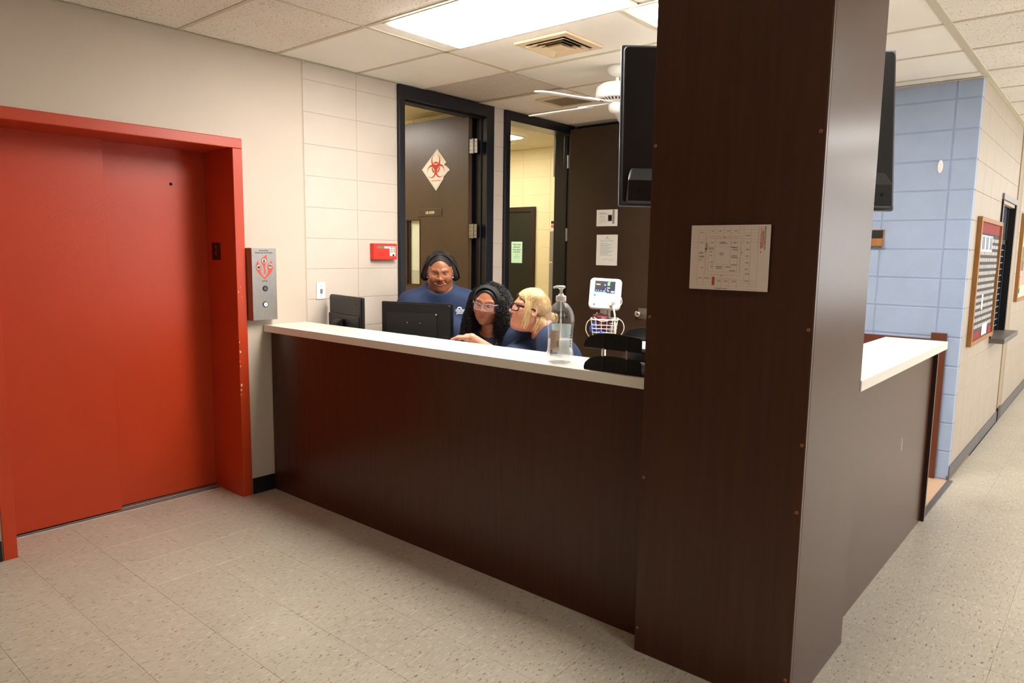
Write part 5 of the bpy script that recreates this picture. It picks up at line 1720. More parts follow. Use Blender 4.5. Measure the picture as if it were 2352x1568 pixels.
def add_hand(Fd, wrist, direction, up, curl=0.35, side=1, s=1.0):
    """palm, four fingers with two bends and a thumb, blended into the field"""
    d_ = Vector(direction).normalized()
    u = Vector(up)
    u = (u - d_ * u.dot(d_)).normalized()
    w_ = d_.cross(u) * side
    wv = Vector(wrist)
    P = lambda a, b, c: np.array(wv + d_ * a * s + w_ * b * s + u * c * s)
    Fd.cap(P(0, 0, 0), P(0.03, 0, 0), 0.022 * s, 0.024 * s, 0.01)
    for b in (-0.024, -0.008, 0.008, 0.024):
        Fd.cap(P(0.025, b * 0.7, 0), P(0.085, b * 1.05, 0), 0.0125 * s, 0.0115 * s, 0.008)
    for b, L in ((-0.027, 0.062), (-0.009, 0.078), (0.009, 0.082), (0.027, 0.072)):
        a0 = Vector(P(0.088, b, 0))
        ang = 0.0
        segs = (L * 0.45, L * 0.32, L * 0.25)
        p = a0
        for q, sg in enumerate(segs):
            ang += curl * (0.6, 1.0, 0.7)[q]
            p2 = p + (d_ * math.cos(ang) - u * math.sin(ang)) * sg * s
            Fd.cap(np.array(p), np.array(p2), (0.0092 - 0.0008 * q) * s, (0.0086 - 0.0008 * q) * s, 0.003)
            p = p2
    t0_ = P(0.025, 0.024, -0.004)
    t1 = P(0.060, 0.050, -0.010)
    t2 = P(0.092, 0.056, -0.018)
    Fd.cap(t0_, t1, 0.0125 * s, 0.0105 * s, 0.008)
    Fd.cap(t1, t2, 0.0100 * s, 0.0085 * s, 0.003)


def eyes(parent, HM_, iris, look=(0, 0), open_=0.62):
    """eyeballs that show between the lids: a lens-shaped white with iris and pupil"""
    for sx in (-1, 1):
        c = Vector((sx * 0.031, 0.0675, 0.004))
        b = MB().sphere(tuple(c), 0.0152, 20, 14)
        vs = []
        for p in b.v:
            q = Vector(p) - c
            q.z *= open_ * 0.55
            vs.append(tuple(c + q))
        e = build('eye', MB().add(vs, b.f), mat('eye_white', (168, 150, 138), 0.25), parent, smooth=True)
        e.matrix_basis = HM_
        for rr_, nm, mm, dy in ((0.0068, 'iris', iris, 0.0), (0.0030, 'pupil', M_INK, 0.0006)):
            n_ = 16
            pts = []
            for k in range(n_):
                a = 2 * math.pi * k / n_
                x_, z_ = rr_ * math.cos(a) + look[0], rr_ * math.sin(a) + look[1]
                z_ = max(-0.0152 * open_ * 0.5, min(0.0152 * open_ * 0.5, z_))
                yy = math.sqrt(max(1e-6, 0.0152 ** 2 - x_ * x_ - (z_ / (open_ * 0.55)) ** 2 * 0.5))
                pts.append((c.x + x_, c.y + yy * 1.0 + 0.0006 + dy, c.z + z_))
            q = build(nm, MB().add(pts, [tuple(range(n_))]), mm, e)
            q.matrix_basis = Matrix.Identity(4)
            q.matrix_parent_inverse = Matrix.Identity(4)


def lashes(parent, HM_, open_, material):
    for sx in (-1, 1):
        pts = []
        for k in range(11):
            a = -1 + 0.2 * k
            pts.append((sx * 0.031 + a * 0.0145, 0.0675 + 0.0158 * math.sqrt(max(0.02, 1 - a * a)) , 0.004 + 0.0152 * open_ * 0.56 * math.sqrt(max(0, 1 - a * a)) + 0.0006))
        hchild('eyelashes', MB().tube(pts, [0.0006 + 0.0007 * (1 - abs(-1 + 0.2 * k)) for k in range(11)], 5), material, parent, HM_)


def vsum(*a):
    r = Vector((0, 0, 0))
    for v_, k in a:
        r += Vector(v_) * k
    return r


def np3(v_):
    return np.array(v_, float)


def body_field(P, lo, hi, h, inflate=0.0, parts=('torso', 'arm', 'leg')):
    """P: dict of joints (world vectors) and frames"""
    Fd = Field(lo, hi, h)
    rgt, fwd, upv = P['right'], P['fwd'], P['spine']
    M3 = np.array(Matrix((rgt, fwd, upv)).transposed())
    g = P.get('girth', 1.0)
    i_ = inflate
    pel, ch, nk = P['pelvis'], P['chest'], P['neck']
    if 'torso' in parts:
        Fd.ell(np3(ch), (0.165 * g + i_, 0.115 * g + i_, 0.19 + i_), 0.05, M=M3)
        mid = (pel + ch) / 2
        Fd.ell(np3(mid + fwd * 0.02 * g), (0.155 * g + i_, 0.125 * g + i_, 0.17 + i_), 0.06, M=M3)
        Fd.ell(np3(pel), (0.175 * g + i_, 0.13 * g + i_, 0.13 + i_), 0.06, M=M3)
        for sx in (-1, 1):
            Fd.ell(np3(ch + rgt * sx * 0.082 * g + fwd * 0.085 * g - upv * 0.03), (0.075 * g + i_, 0.065 * g + i_, 0.075 * g + i_), 0.05, M=M3)
            sh_ = P['shR'] if sx > 0 else P['shL']
            Fd.cap(np3(nk - upv * 0.045), np3(sh_), 0.056 * g + i_, 0.058 * g + i_, 0.06)
            Fd.cap(np3(ch + upv * 0.06 + rgt * sx * 0.08), np3(sh_), 0.08 * g + i_, 0.06 * g + i_, 0.06)
    if 'sleeve' in parts:
        for s_ in 'RL':
            a, b = P['sh' + s_], P['el' + s_]
            Fd.cap(np3(a), np3(a + (b - a) * 0.78), 0.056 * g + i_ + 0.004, 0.056 * g + i_ + 0.010, 0.04)
    if 'arm' in parts:
        for s_ in 'RL':
            Fd.cap(np3(P['sh' + s_]), np3(P['el' + s_]), 0.050 * g + i_, 0.042 * g + i_, 0.03)
            Fd.cap(np3(P['el' + s_]), np3(P['wr' + s_]), 0.042 * g + i_, 0.025 + i_, 0.02)
    if 'leg' in parts:
        for s_ in 'RL':
            Fd.cap(np3(P['hip' + s_]), np3(P['kn' + s_]), 0.092 * g + i_, 0.062 * g + i_, 0.05)
            Fd.cap(np3(P['kn' + s_]), np3(P['an' + s_]), 0.062 * g + i_, 0.04 + i_, 0.03)
    if 'foot' in parts:
        for s_ in 'RL':
            a = P['an' + s_]
            Fd.cap(np3(Vector((a.x, a.y, 0.04 + i_ * 0.6))), np3(Vector((a.x, a.y, 0.034 + i_ * 0.6)) + P['ffwd'] * 0.13), 0.04 + i_ * 0.5, 0.030 + i_ * 0.5, 0.02)
    return Fd


def person(label, P, HM_, s, face, skinm, hands_fine=True):
    base = P['base']
    t = thing('person', label, 'person', base, group='staff behind the counter')
    VV, QQ = [], []

    def put(V, Q):
        QQ.append(Q + sum(len(v_) for v_ in VV))
        VV.append(V)
    # head and neck, fine
    c = np.array(HM_.translation)
    Fd = Field(c - np3((0.15, 0.15, 0.24)) * s, c + np3((0.15, 0.15, 0.14)) * s, 0.0026)
    W, M3, lips = head_field(Fd, HM_, s, face)
    nk = P['neck']
    Fd.cap(W(0, -0.022, -0.05), np3(nk), 0.050 * face.get('neck', 1), 0.060 * face.get('neck', 1), 0.03)
    Fd.cap(np3(nk), np3(P['chest'] + P['spine'] * 0.10), 0.060 * face.get('neck', 1), 0.075, 0.03)
    put(*Fd.skin())
    nh = len(VV[0])
    # torso, arms and legs, coarser
    allp = [P[k] for k in ('pelvis', 'chest', 'neck', 'shR', 'shL', 'elR', 'elL', 'wrR', 'wrL', 'knR', 'knL', 'anR', 'anL', 'hipR', 'hipL')]
    lo = np.min([np3(p) for p in allp], 0) - 0.24
    hi = np.max([np3(p) for p in allp], 0) + 0.24
    lo[2] = 0.0
    put(*body_field(P, lo, hi, 0.010, 0.0, ('torso', 'arm', 'leg', 'foot')).skin())
    # hands and forearms, fine
    for s_ in 'RL':
        w_ = np3(P['wr' + s_])
        e = np3(P['el' + s_])
        st = e + (w_ - e) * 0.25
        Fh = Field(np.minimum(st, w_) - 0.17, np.maximum(st, w_) + 0.17, 0.0034)
        Fh.cap(st, w_, 0.042 - 0.25 * 0.016, 0.024, 0.02)
        add_hand(Fh, P['wr' + s_], P['hd' + s_], P['hu' + s_], P.get('curl' + s_, 0.3), 1 if s_ == 'R' else -1, 0.94)
        put(*Fh.skin())
    V, Q = np.concatenate(VV), np.concatenate(QQ)
    me = np_mesh('body', V, Q)
    pigment(me, V, HM_, lips, s, browz=face.get('browz', 0.030))
    bo = link('body', me, skinm, t)
    # clothes
    sh_ = body_field(P, lo, hi, 0.008, 0.011, ('torso', 'sleeve'))
    neck_c = P['neck'] + P['fwd'] * 0.02
    axis = (P['spine'] + P['fwd'] * face.get('collar', 0.45)).normalized()
    sh_.ell(np3(neck_c + axis * 0.055), (0.100 * face.get('neck', 1), 0.100 * face.get('neck', 1), 0.085), 0.012, 'sub', np.array(Matrix((P['right'], axis.cross(P['right']), axis)).transposed()))
    sh_.half(np3(P['pelvis'] - P['spine'] * 0.10), -np3(P['spine']))
    V, Q = sh_.skin()
    # gentle cloth folds
    r_ = np.random.default_rng(len(V))
    dsp = np.zeros(len(V))
    for _ in range(10):
        d_ = r_.normal(size=3)
        dsp += np.sin(V @ (d_ / np.linalg.norm(d_)) * r_.uniform(25, 70) + r_.uniform(0, 6))
    V = V + dsp[:, None] * 0.0008 * np.array(P['fwd'])
    shirt = link('shirt', np_mesh('shirt', V, Q), P['cloth'], t)
    pf = body_field(P, lo, hi, 0.012, 0.014, ('leg',))
    rgt, fwd, upv = P['right'], P['fwd'], P['spine']
    pf.ell(np3(P['pelvis']), (0.19 * P.get('girth', 1), 0.145 * P.get('girth', 1), 0.125), 0.06, M=np.array(Matrix((rgt, fwd, upv)).transposed()))
    link('trousers', np_mesh('trousers', *pf.skin()), mat('dark_trousers', (28, 30, 40), 0.8), t)
    ff = body_field(P, lo, hi, 0.008, 0.012, ('foot',))
    V, Q = ff.skin()
    V[:, 2] = np.maximum(V[:, 2], 0.002)
    link('shoes', np_mesh('shoes', V, Q), M_BLACK, t)
    return t, shirt


M_NAVY = mat('navy_cotton', (31, 47, 78), 0.8, var=0.06, vscale=40, bump=0.12, bscale=260)


def hchild(name, mb, material, parent, HM_, smooth=True, fix=False, bevel=0.0):
    o = build(name, mb, material, parent, bevel, smooth=smooth, fix=fix)
    o.matrix_basis = HM_
    return o


def print_on(shirt, mb_local, origin, right, up, material, parent, name, off=0.0025):
    """lay flat artwork on the shirt by casting it against the cloth"""
    me = shirt.data
    n = len(me.vertices)
    co = np.empty(n * 3, np.float32)
    me.vertices.foreach_get('co', co)
    polys = [tuple(p.vertices) for p in me.polygons]
    bvh = BVHTree.FromPolygons([tuple(c) for c in co.reshape(-1, 3)], polys)
    M_ = frame(origin, right, up)
    nrm = M_.to_3x3() @ Vector((0, 0, 1))
    vs = []
    for p in mb_local.v:
        w_ = M_ @ Vector((p[0], p[1], 0))
        hit, hn, _, _ = bvh.ray_cast(w_ + nrm * 0.3, -nrm)
        vs.append(tuple((hit if hit else w_) + nrm * off))
    return build(name, MB().add(vs, mb_local.f), material, parent)


def shirt_logo():
    b = MB()
    n = 14
    vs = []
    for k in range(n + 1):
        a = math.pi * k / n
        for r_ in (0.0085, 0.0165):
            vs.append((r_ * math.cos(a) - 0.004, 0.010 + r_ * math.sin(a) * 0.9, 0))
    b.add(vs, [(2 * k, 2 * k + 1, 2 * k + 3, 2 * k + 2) for k in range(n)])
    for zz, x0, x1 in ((0.006, -0.030, 0.034), (-0.001, -0.034, 0.036), (-0.007, -0.030, 0.030)):
        pts = []
        m_ = 16
        for k in range(m_ + 1):
            x_ = x0 + (x1 - x0) * k / m_
            y_ = zz + 0.0014 * math.sin(x_ * 210)
            pts += [(x_, y_ - 0.0016, 0), (x_, y_ + 0.0016, 0)]
        b.add(pts, [(2 * k, 2 * k + 2, 2 * k + 3, 2 * k + 1) for k in range(m_)])
    text_mesh('JADAC', 0.016, Matrix.Translation((0, -0.018, 0)), b, ext=0.0, bold=0.0004)
    return b


def hair_mat(name, dark, light, rough=0.38, scale=60):
    if name in MATS:
        return MATS[name]
    mt = mat(name, dark, rough)
    nt = mt.node_tree
    b = nt.nodes['Principled BSDF']
    at = nt.nodes.new('ShaderNodeAttribute')
    at.attribute_name = 'strand'
    rp = nt.nodes.new('ShaderNodeValToRGB')
    rp.color_ramp.elements[0].color = (*lin(dark), 1)
    rp.color_ramp.elements[1].color = (*lin(light), 1)
    nt.links.new(at.outputs['Fac'], rp.inputs[0])
    nt.links.new(rp.outputs[0], b.inputs['Base Color'])
    return mt


class Strands:
    """many thin tubes collected in one mesh, each with its own 'strand' shade"""

    def __init__(self):
        self.v, self.f, self.s, self.n = [], [], [], 0

    def add(self, pts, r0, r1, shade, sides=4, flat=1.0):
        pts = np.asarray(pts, float)
        N = len(pts)
        t_ = np.gradient(pts, axis=0)
        t_ /= np.linalg.norm(t_, axis=1)[:, None] + 1e-12
        ref = np.array((0.31, 0.52, 0.79))
        b = np.cross(t_, ref)
        b /= np.linalg.norm(b, axis=1)[:, None] + 1e-12
        c = np.cross(b, t_)
        rr_ = np.linspace(r0, r1, N)[:, None]
        ring = []
        for k in range(sides):
            a = 2 * math.pi * k / sides
            ring.append(pts + (b * math.cos(a) + c * math.sin(a) * flat) * rr_)
        V = np.stack(ring, 1).reshape(-1, 3)
        i = np.arange(N - 1)[:, None] * sides
        k = np.arange(sides)[None]
        k2 = (k + 1) % sides
        Q = np.stack([i + k, i + k2, i + sides + k2, i + sides + k], -1).reshape(-1, 4) + self.n
        self.v.append(V)
        self.f.append(Q)
        self.s.append(np.full(len(V), shade))
        self.n += len(V)

    def solid(self, V, Q, shade):
        self.v.append(V)
        self.f.append(Q + self.n)
        self.s.append(np.full(len(V), shade))
        self.n += len(V)

    def build(self, name, material, parent, HM_):
        me = np_mesh(name, np.concatenate(self.v), np.concatenate(self.f))
        a = me.attributes.new('strand', 'FLOAT', 'POINT')
        a.data.foreach_set('value', np.concatenate(self.s).astype(np.float32))
        o = link(name, me, material, parent)
        o.matrix_basis = HM_
        return o


def band(HM_, parent, r_xyz, c, tilt, z0, width, a0, a1, material, name='headband', thick=0.004):
    """headband: strip over the skull between two angles, in a plane tilted back"""
    vs, fs = [], []
    n = 40
    for k in range(n + 1):
        a = R(a0 + (a1 - a0) * k / n)
        for w_ in (-0.5, 0.5):
            for th_ in (0, thick):
                y_ = tilt + w_ * width
                rx, rz = r_xyz[0] + th_, r_xyz[2] + th_
                q = math.sqrt(max(0.05, 1 - ((y_ - c[1]) / r_xyz[1]) ** 2))
                x_, z_ = c[0] + rx * q * math.cos(a), c[2] + rz * q * math.sin(a)
                vs.append((x_, y_ - z0 * (math.sin(a)), z_))
    for k in range(n):
        o = 4 * k
        fs += [(o, o + 2, o + 6, o + 4), (o + 1, o + 5, o + 7, o + 3), (o, o + 4, o + 5, o + 1), (o + 2, o + 3, o + 7, o + 6)]
    return hchild(name, MB().add(vs, fs), material, parent, HM_, fix=True)


def glasses(parent, HM_, framem, lensm, w_=0.050, h_=0.036, cat=0.0, tub=0.0022):
    g = MB()
    t = None
    parts = []
    for sx in (-1, 1):
        pts = []
        for (x, z) in rrect(w_, h_, min(w_, h_) * 0.36, 6):
            x2 = x + sx * 0.033
            z2 = z - 0.002 + cat * max(0, x * sx) / w_ * 2 * (1 if z > 0 else 0.3)
            y2 = 0.104 - 0.9 * max(0, abs(x2) - 0.02) ** 2 / 0.05
            pts.append((x2, y2, z2))
        g.tube(pts, tub, 6, closed=True)
        parts.append(pts)
    g.tube([(-0.009, 0.104, 0.006), (0, 0.107, 0.009), (0.009, 0.104, 0.006)], tub * 0.9, 6)
    fr = hchild('eyeglasses_frame', g, framem, parent, HM_)
    for sx, pts in zip((-1, 1), parts):
        ln_ = build('lens', MB().add(pts, [tuple(range(len(pts)))]), lensm, fr)
        ln_.matrix_basis = Matrix.Identity(4)
        ln_.matrix_parent_inverse = Matrix.Identity(4)
        xo = sx * (0.033 + w_ / 2)
        tm = build('temple', MB().tube([(xo, 0.092, 0.008 + cat), (sx * 0.072, 0.06, 0.009 + cat), (sx * 0.083, 0.0, 0.008), (sx * 0.082, -0.02, -0.002)], [tub * 1.3, tub * 1.2, tub, tub * 0.8], 6, flat=1.8), framem, fr)
        tm.matrix_basis = Matrix.Identity(4)
        tm.matrix_parent_inverse = Matrix.Identity(4)
    return fr


UPV = Vector((0, 0, 1))


def horiz(v_):
    v_ = Vector(v_)
    v_.z = 0
    return v_.normalized()


# ------------------------------------------------------------------ standing woman
KA = 1.10
posA = lambda x, y, z: CAM + (Vector((x, y, z)) - CAM) * KA
HA = head_matrix(posA(0.864, 0.653, 1.438), 0, 12, 0, 1.06)
fwdA = horiz(CAM - Vector((0.864, 0.653, 0)))
rgtA = fwdA.cross(UPV).normalized()
spA = (UPV + fwdA * 0.16).normalized()
PA = dict(right=rgtA, fwd=(fwdA - spA * fwdA.dot(spA)).normalized(), spine=spA, ffwd=fwdA, girth=1.28, cloth=M_NAVY)
neckA = posA(0.842, 0.676, 1.362)
chA = neckA - spA * 0.275 - fwdA * 0.03
pelA = Vector((chA.x, chA.y, 0)) - fwdA * 0.07 + UPV * 0.78
PA.update(neck=neckA, chest=chA, pelvis=pelA,
          shR=neckA + rgtA * 0.196 - spA * 0.150, shL=neckA - rgtA * 0.170 - spA * 0.140)
PA['elR'] = PA['shR'] + rgtA * 0.09 - UPV * 0.25 + fwdA * 0.02
PA['elL'] = PA['shL'] - rgtA * 0.07 - UPV * 0.25 + fwdA * 0.02
PA['wrR'] = PA['elR'] - UPV * 0.17 + fwdA * 0.16 - rgtA * 0.03
PA['wrL'] = PA['elL'] - UPV * 0.17 + fwdA * 0.14 + rgtA * 0.03
for s_ in 'RL':
    sg = 1 if s_ == 'R' else -1
    PA['hd' + s_] = fwdA * 0.9 - UPV * 0.35
    PA['hu' + s_] = UPV
    PA['hip' + s_] = pelA + rgtA * sg * 0.10 - UPV * 0.06
    PA['kn' + s_] = Vector((pelA.x, pelA.y, 0.46)) + rgtA * sg * 0.11 + fwdA * 0.02
    PA['an' + s_] = Vector((pelA.x, pelA.y, 0.08)) + rgtA * sg * 0.12 - fwdA * 0.02
PA['base'] = Vector((pelA.x, pelA.y, 0))
SKA = skin_mat('brown_skin', (146, 92, 64), (136, 66, 56), (40, 24, 18))
tA, shirtA = person('standing woman in a navy shirt with a chin-length dark bob, smiling down at the desk', PA, HA, 1.06, dict(wide=1.18, smile=1.0, jowl=1.25, nosew=1.25, neck=1.22, collar=0.55), SKA)
eyes(tA, HA, mat('iris_dark', (40, 24, 16), 0.2), (0.002, -0.002), 0.58)
lashes(tA, HA, 0.58, M_INK)
teeth = hchild('teeth', MB().add([(x, 0.0885 - 12 * x * x, -0.0600 + dz + 9 * x * x) for x in [-0.020 + 0.005 * k for k in range(9)] for dz in (-0.0032, 0.0024)], [(2 * k, 2 * k + 2, 2 * k + 3, 2 * k + 1) for k in range(8)]), mat('teeth_white', (226, 216, 204), 0.3), tA, HA)
M_BLKHAIR = hair_mat('black_hair', (12, 10, 10), (60, 44, 37), 0.6)
stA = Strands()
ha = Field((-0.17, -0.16, -0.13), (0.17, 0.12, 0.17), 0.004)
ha.ell((0, -0.014, 0.031), (0.079, 0.099, 0.087), 0.01)
for sx in (-1, 1):
    ha.ell((sx * 0.074, -0.045, 0.040), (0.026, 0.042, 0.060), 0.03)
    ha.ell((sx * 0.088, -0.045, 0.000), (0.028, 0.042, 0.050), 0.03)
    ha.ell((sx * 0.100, -0.045, -0.036), (0.028, 0.038, 0.034), 0.03)
ha.ell((0, -0.085, -0.02), (0.095, 0.035, 0.06), 0.03)
ha.ell((0.004, -0.035, 0.112), (0.036, 0.05, 0.018), 0.03)
ha.ell((0, 0.096, -0.020), (0.086, 0.078, 0.120), 0.006, 'sub')
ha.ell((0, 0.02, -0.12), (0.075, 0.11, 0.07), 0.015, 'sub')
V, Q = ha.skin()
stA.solid(V, Q, 0.12)
for k in range(1100):
    sx = -1 if k % 2 else 1
    u_ = rng.uniform(0, 1)
    a = rng.uniform(0.25, 1.5)
    pts = []
    for q in range(12):
        w2 = q / 11
        th_ = a + (math.pi / 2 - a) * 0 + w2 * 1.25
        x_ = sx * (0.02 + 0.072 * math.sin(min(1.57, w2 * 1.9)) + 0.060 * max(0, w2 - 0.35))
        z_ = 0.120 - 0.175 * w2 ** 1.6
        y_ = 0.01 - u_ * 0.10 - 0.02 * w2
        pts.append((x_, y_, z_ + 0.004 * math.sin(9 * w2 + k)))
    P_ = np.array(pts)
    c = np.array((0, -0.014, 0.034))
    d_ = (P_ - c) / np.array((0.084, 0.103, 0.088))
    nrm = np.linalg.norm(d_, axis=1)
    P_ = np.where((nrm < 1.02)[:, None], c + (P_ - c) / nrm[:, None] * 1.025, P_)
    keep = ~((P_[:, 1] > 0.02) & (P_[:, 2] < 0.085))
    if keep.sum() > 4:
        stA.add(P_[keep], 0.0013, 0.0008, rng.uniform(0, 1.0), 3)
stA.build('hair', M_BLKHAIR, tA, HA)
band(HA, tA, (0.082, 0.100, 0.0895), (0, -0.014, 0.031), 0.004, -0.016, 0.013, -8, 188, mat('black_band', (26, 26, 28), 0.55))
for sx in (-1, 1):
    hchild('earring', MB().sphere((sx * 0.083, 0.002, -0.036), 0.0045, 10, 6), mat('pearl', (226, 214, 190), 0.2), tA, HA)
print_on(shirtA, shirt_logo(), posA(1.001, 0.69, 1.205), RT, UP, mat('print_white', (232, 236, 240), 0.7), shirtA, 'shirt_print')

# ------------------------------------------------------------------ seated woman with curly hair
HB = head_matrix((1.246, 0.682, 1.258), 18, 8, 9, 1.04)
fwdB = horiz(Vector((0.30, -0.95, 0)))
rgtB = fwdB.cross(UPV).normalized()
spB = (UPV + fwdB * 0.22 + rgtB * 0.02).normalized()
PB = dict(right=rgtB, fwd=(fwdB - spB * fwdB.dot(spB)).normalized(), spine=spB, ffwd=fwdB, girth=1.06, cloth=M_NAVY)
neckB = Vector((1.238, 0.730, 1.105))
chB = neckB - spB * 0.235 - fwdB * 0.02
pelB = Vector((1.20, 0.98, 0.565))
PB.update(neck=neckB, chest=chB, pelvis=pelB, shR=neckB + rgtB * 0.165 - spB * 0.085, shL=neckB - rgtB * 0.165 - spB * 0.060)
for s_ in 'RL':
    sg = 1 if s_ == 'R' else -1
    PB['el' + s_] = PB['sh' + s_] + rgtB * sg * 0.045 - UPV * 0.235 + fwdB * 0.03
    PB['wr' + s_] = PB['el' + s_] + fwdB * 0.19 - rgtB * sg * 0.08 + UPV * 0.015
    PB['hd' + s_] = fwdB - UPV * 0.12
    PB['hu' + s_] = UPV
    PB['hip' + s_] = pelB + rgtB * sg * 0.095 - UPV * 0.03
    PB['kn' + s_] = pelB + rgtB * sg * 0.11 + fwdB * 0.38 - UPV * 0.04
    PB['an' + s_] = Vector((PB['kn' + s_].x, PB['kn' + s_].y, 0.08)) - fwdB * 0.02
PB['base'] = Vector((pelB.x, pelB.y, 0))
SKB = skin_mat('mid_brown_skin', (150, 96, 70), (164, 94, 82), (34, 22, 18))
tB, shirtB = person('seated woman in a navy shirt with long black curly hair and clear glasses', PB, HB, 1.04, dict(wide=1.0, smile=0.15, nosew=1.2, neck=0.95, browz=0.031), SKB)
eyes(tB, HB, mat('iris_dark', (40, 24, 16), 0.2), (0.003, -0.001), 0.78)
lashes(tB, HB, 0.78, M_INK)
M_LENS = thin_clear('coated_lens', (0.90, 0.86, 0.97), 1.0, 0.03)
glasses(tB, HB, mat('clear_frame', (166, 148, 160), 0.2, alpha=0.75), M_LENS, 0.052, 0.038, 0.006, 0.0017)
M_CURL = hair_mat('curly_black_hair', (7, 6, 7), (30, 26, 26), 0.42)
stB = Strands()
hb = Field((-0.2, -0.2, -0.36), (0.2, 0.14, 0.2), 0.006)
hb.ell((0, -0.016, 0.033), (0.086, 0.101, 0.086), 0.02)
for sx in (-1, 1):
    hb.ell((sx * 0.090, -0.030, -0.05), (0.034, 0.070, 0.11), 0.05)
    hb.ell((sx * 0.100, -0.020, -0.15), (0.036, 0.066, 0.09), 0.05)
hb.ell((0, -0.10, -0.06), (0.12, 0.05, 0.16), 0.05)
hb.ell((0, 0.100, -0.020), (0.066, 0.075, 0.104), 0.008, 'sub')
hb.ell((0, 0.045, -0.14), (0.066, 0.10, 0.10), 0.02, 'sub')
V, Q = hb.skin()
stB.solid(V, Q, 0.05)
cand_ = np.array(V)
nx_ = rng.integers(0, len(cand_), 3400)
for i in nx_:
    p = cand_[i]
    if (p[1] > 0.012 and p[2] > 0.03 and abs(p[0]) < 0.078) or (p[1] > 0.035 and abs(p[0]) < 0.062):
        continue
    out = np.array((p[0], p[1] + 0.03, 0.3 * (p[2] - 0.03)))
    out /= np.linalg.norm(out) + 1e-9
    L = rng.uniform(0.04, 0.085)
    fr_ = rng.uniform(2.0, 3.6)
    ph = rng.uniform(0, 6.28)
    rad_ = rng.uniform(0.004, 0.008)
    n_ = 19
    tt = np.linspace(0, 1, n_)
    side = np.cross(out, (0, 0, 1.0))
    side /= np.linalg.norm(side) + 1e-9
    if p[2] > 0.06:
        L *= 0.6
        drop = np.cross(side, out) * -0.6 + side * rng.uniform(-0.6, 0.6) + np.array((0, 0, -0.3))
    else:
        drop = np.array((0, 0, -1.0)) + side * rng.uniform(-0.25, 0.25)
    drop /= np.linalg.norm(drop) + 1e-9
    b2 = np.cross(drop, out)
    pts = p + tt[:, None] * drop * L + out * (0.004 + 0.012 * tt[:, None] * (1 - tt[:, None])) \
        + (np.cos(ph + tt * 6.28 * fr_)[:, None] * out + np.sin(ph + tt * 6.28 * fr_)[:, None] * b2) * rad_
    stB.add(pts, 0.0019, 0.0013, rng.uniform(0, 1) ** 2, 3)
stB.build('hair', M_CURL, tB, HB)
band(HB, tB, (0.086, 0.104, 0.0875), (0, -0.016, 0.033), 0.038, -0.012, 0.026, 4, 176, mat('cloth_band', (24, 24, 25), 0.75), thick=0.003)
print_on(shirtB, shirt_logo(), Vector((1.335, 0.60, 1.005)), RT, UP, MATS['print_white'], shirtB, 'shirt_print')
for sx, x_ in ((-1, -0.058), (1, 0.062)):
    strap = MB()
    pts = []
    n = 14
    for k in range(n + 1):
        f_ = k / n
        p = Vector((x_ * (1 - f_ * 0.55), 0.10 - 0.17 * f_, 0))
        t_ = 0.0065
        pts += [(p.x - t_, p.y, 0), (p.x + t_, p.y, 0)]
    strap.add(pts, [(2 * k, 2 * k + 1, 2 * k + 3, 2 * k + 2) for k in range(n)])
    lan = print_on(shirtB, strap, neckB - spB * 0.14 + fwdB * 0.1, RT, UPV, mat('lanyard_navy', (58, 84, 128), 0.6), tB, 'lanyard', 0.004)
    mk_ = MB()
    for f_ in (0.25, 0.55):
        p = (x_ * (1 - f_ * 0.55), 0.10 - 0.17 * f_)
        mk_.add([(p[0] - 0.0045, p[1] - 0.005, 0), (p[0] + 0.0045, p[1] - 0.005, 0), (p[0] + 0.0045, p[1] + 0.005, 0), (p[0] - 0.0045, p[1] + 0.005, 0)], [(0, 1, 2, 3)])
    print_on(shirtB, mk_, neckB - spB * 0.14 + fwdB * 0.1, RT, UPV, mat('lanyard_mark', (214, 196, 96), 0.6), lan, 'lanyard_mark', 0.0048)

# ------------------------------------------------------------------ seated blonde woman in profile
HC = head_matrix((1.530, 0.722, 1.238), 74, -11, -2, 1.045)
fC = Vector(HC.to_3x3() @ Vector((0, 1, 0)))
fwdC = horiz(Vector((-0.55, -0.80, 0)))
rgtC = fwdC.cross(UPV).normalized()
spC = (UPV + fwdC * 0.34).normalized()
PC = dict(right=rgtC, fwd=(fwdC - spC * fwdC.dot(spC)).normalized(), spine=spC, ffwd=fwdC, girth=1.14, cloth=M_NAVY)
neckC = Vector((1.590, 0.775, 1.132))
chC = neckC - spC * 0.235 - fwdC * 0.02
pelC = Vector((1.80, 1.06, 0.565))
PC.update(neck=neckC, chest=chC, pelvis=pelC, shR=neckC + rgtC * 0.175 - spC * 0.095, shL=neckC - rgtC * 0.155 - spC * 0.060)
for s_ in 'RL':
    sg = 1 if s_ == 'R' else -1
    PC['hip' + s_] = pelC + rgtC * sg * 0.095 - UPV * 0.03
    PC['kn' + s_] = pelC + rgtC * sg * 0.12 + fwdC * 0.38 - UPV * 0.04
    PC['an' + s_] = Vector((PC['kn' + s_].x, PC['kn' + s_].y, 0.08)) - fwdC * 0.02
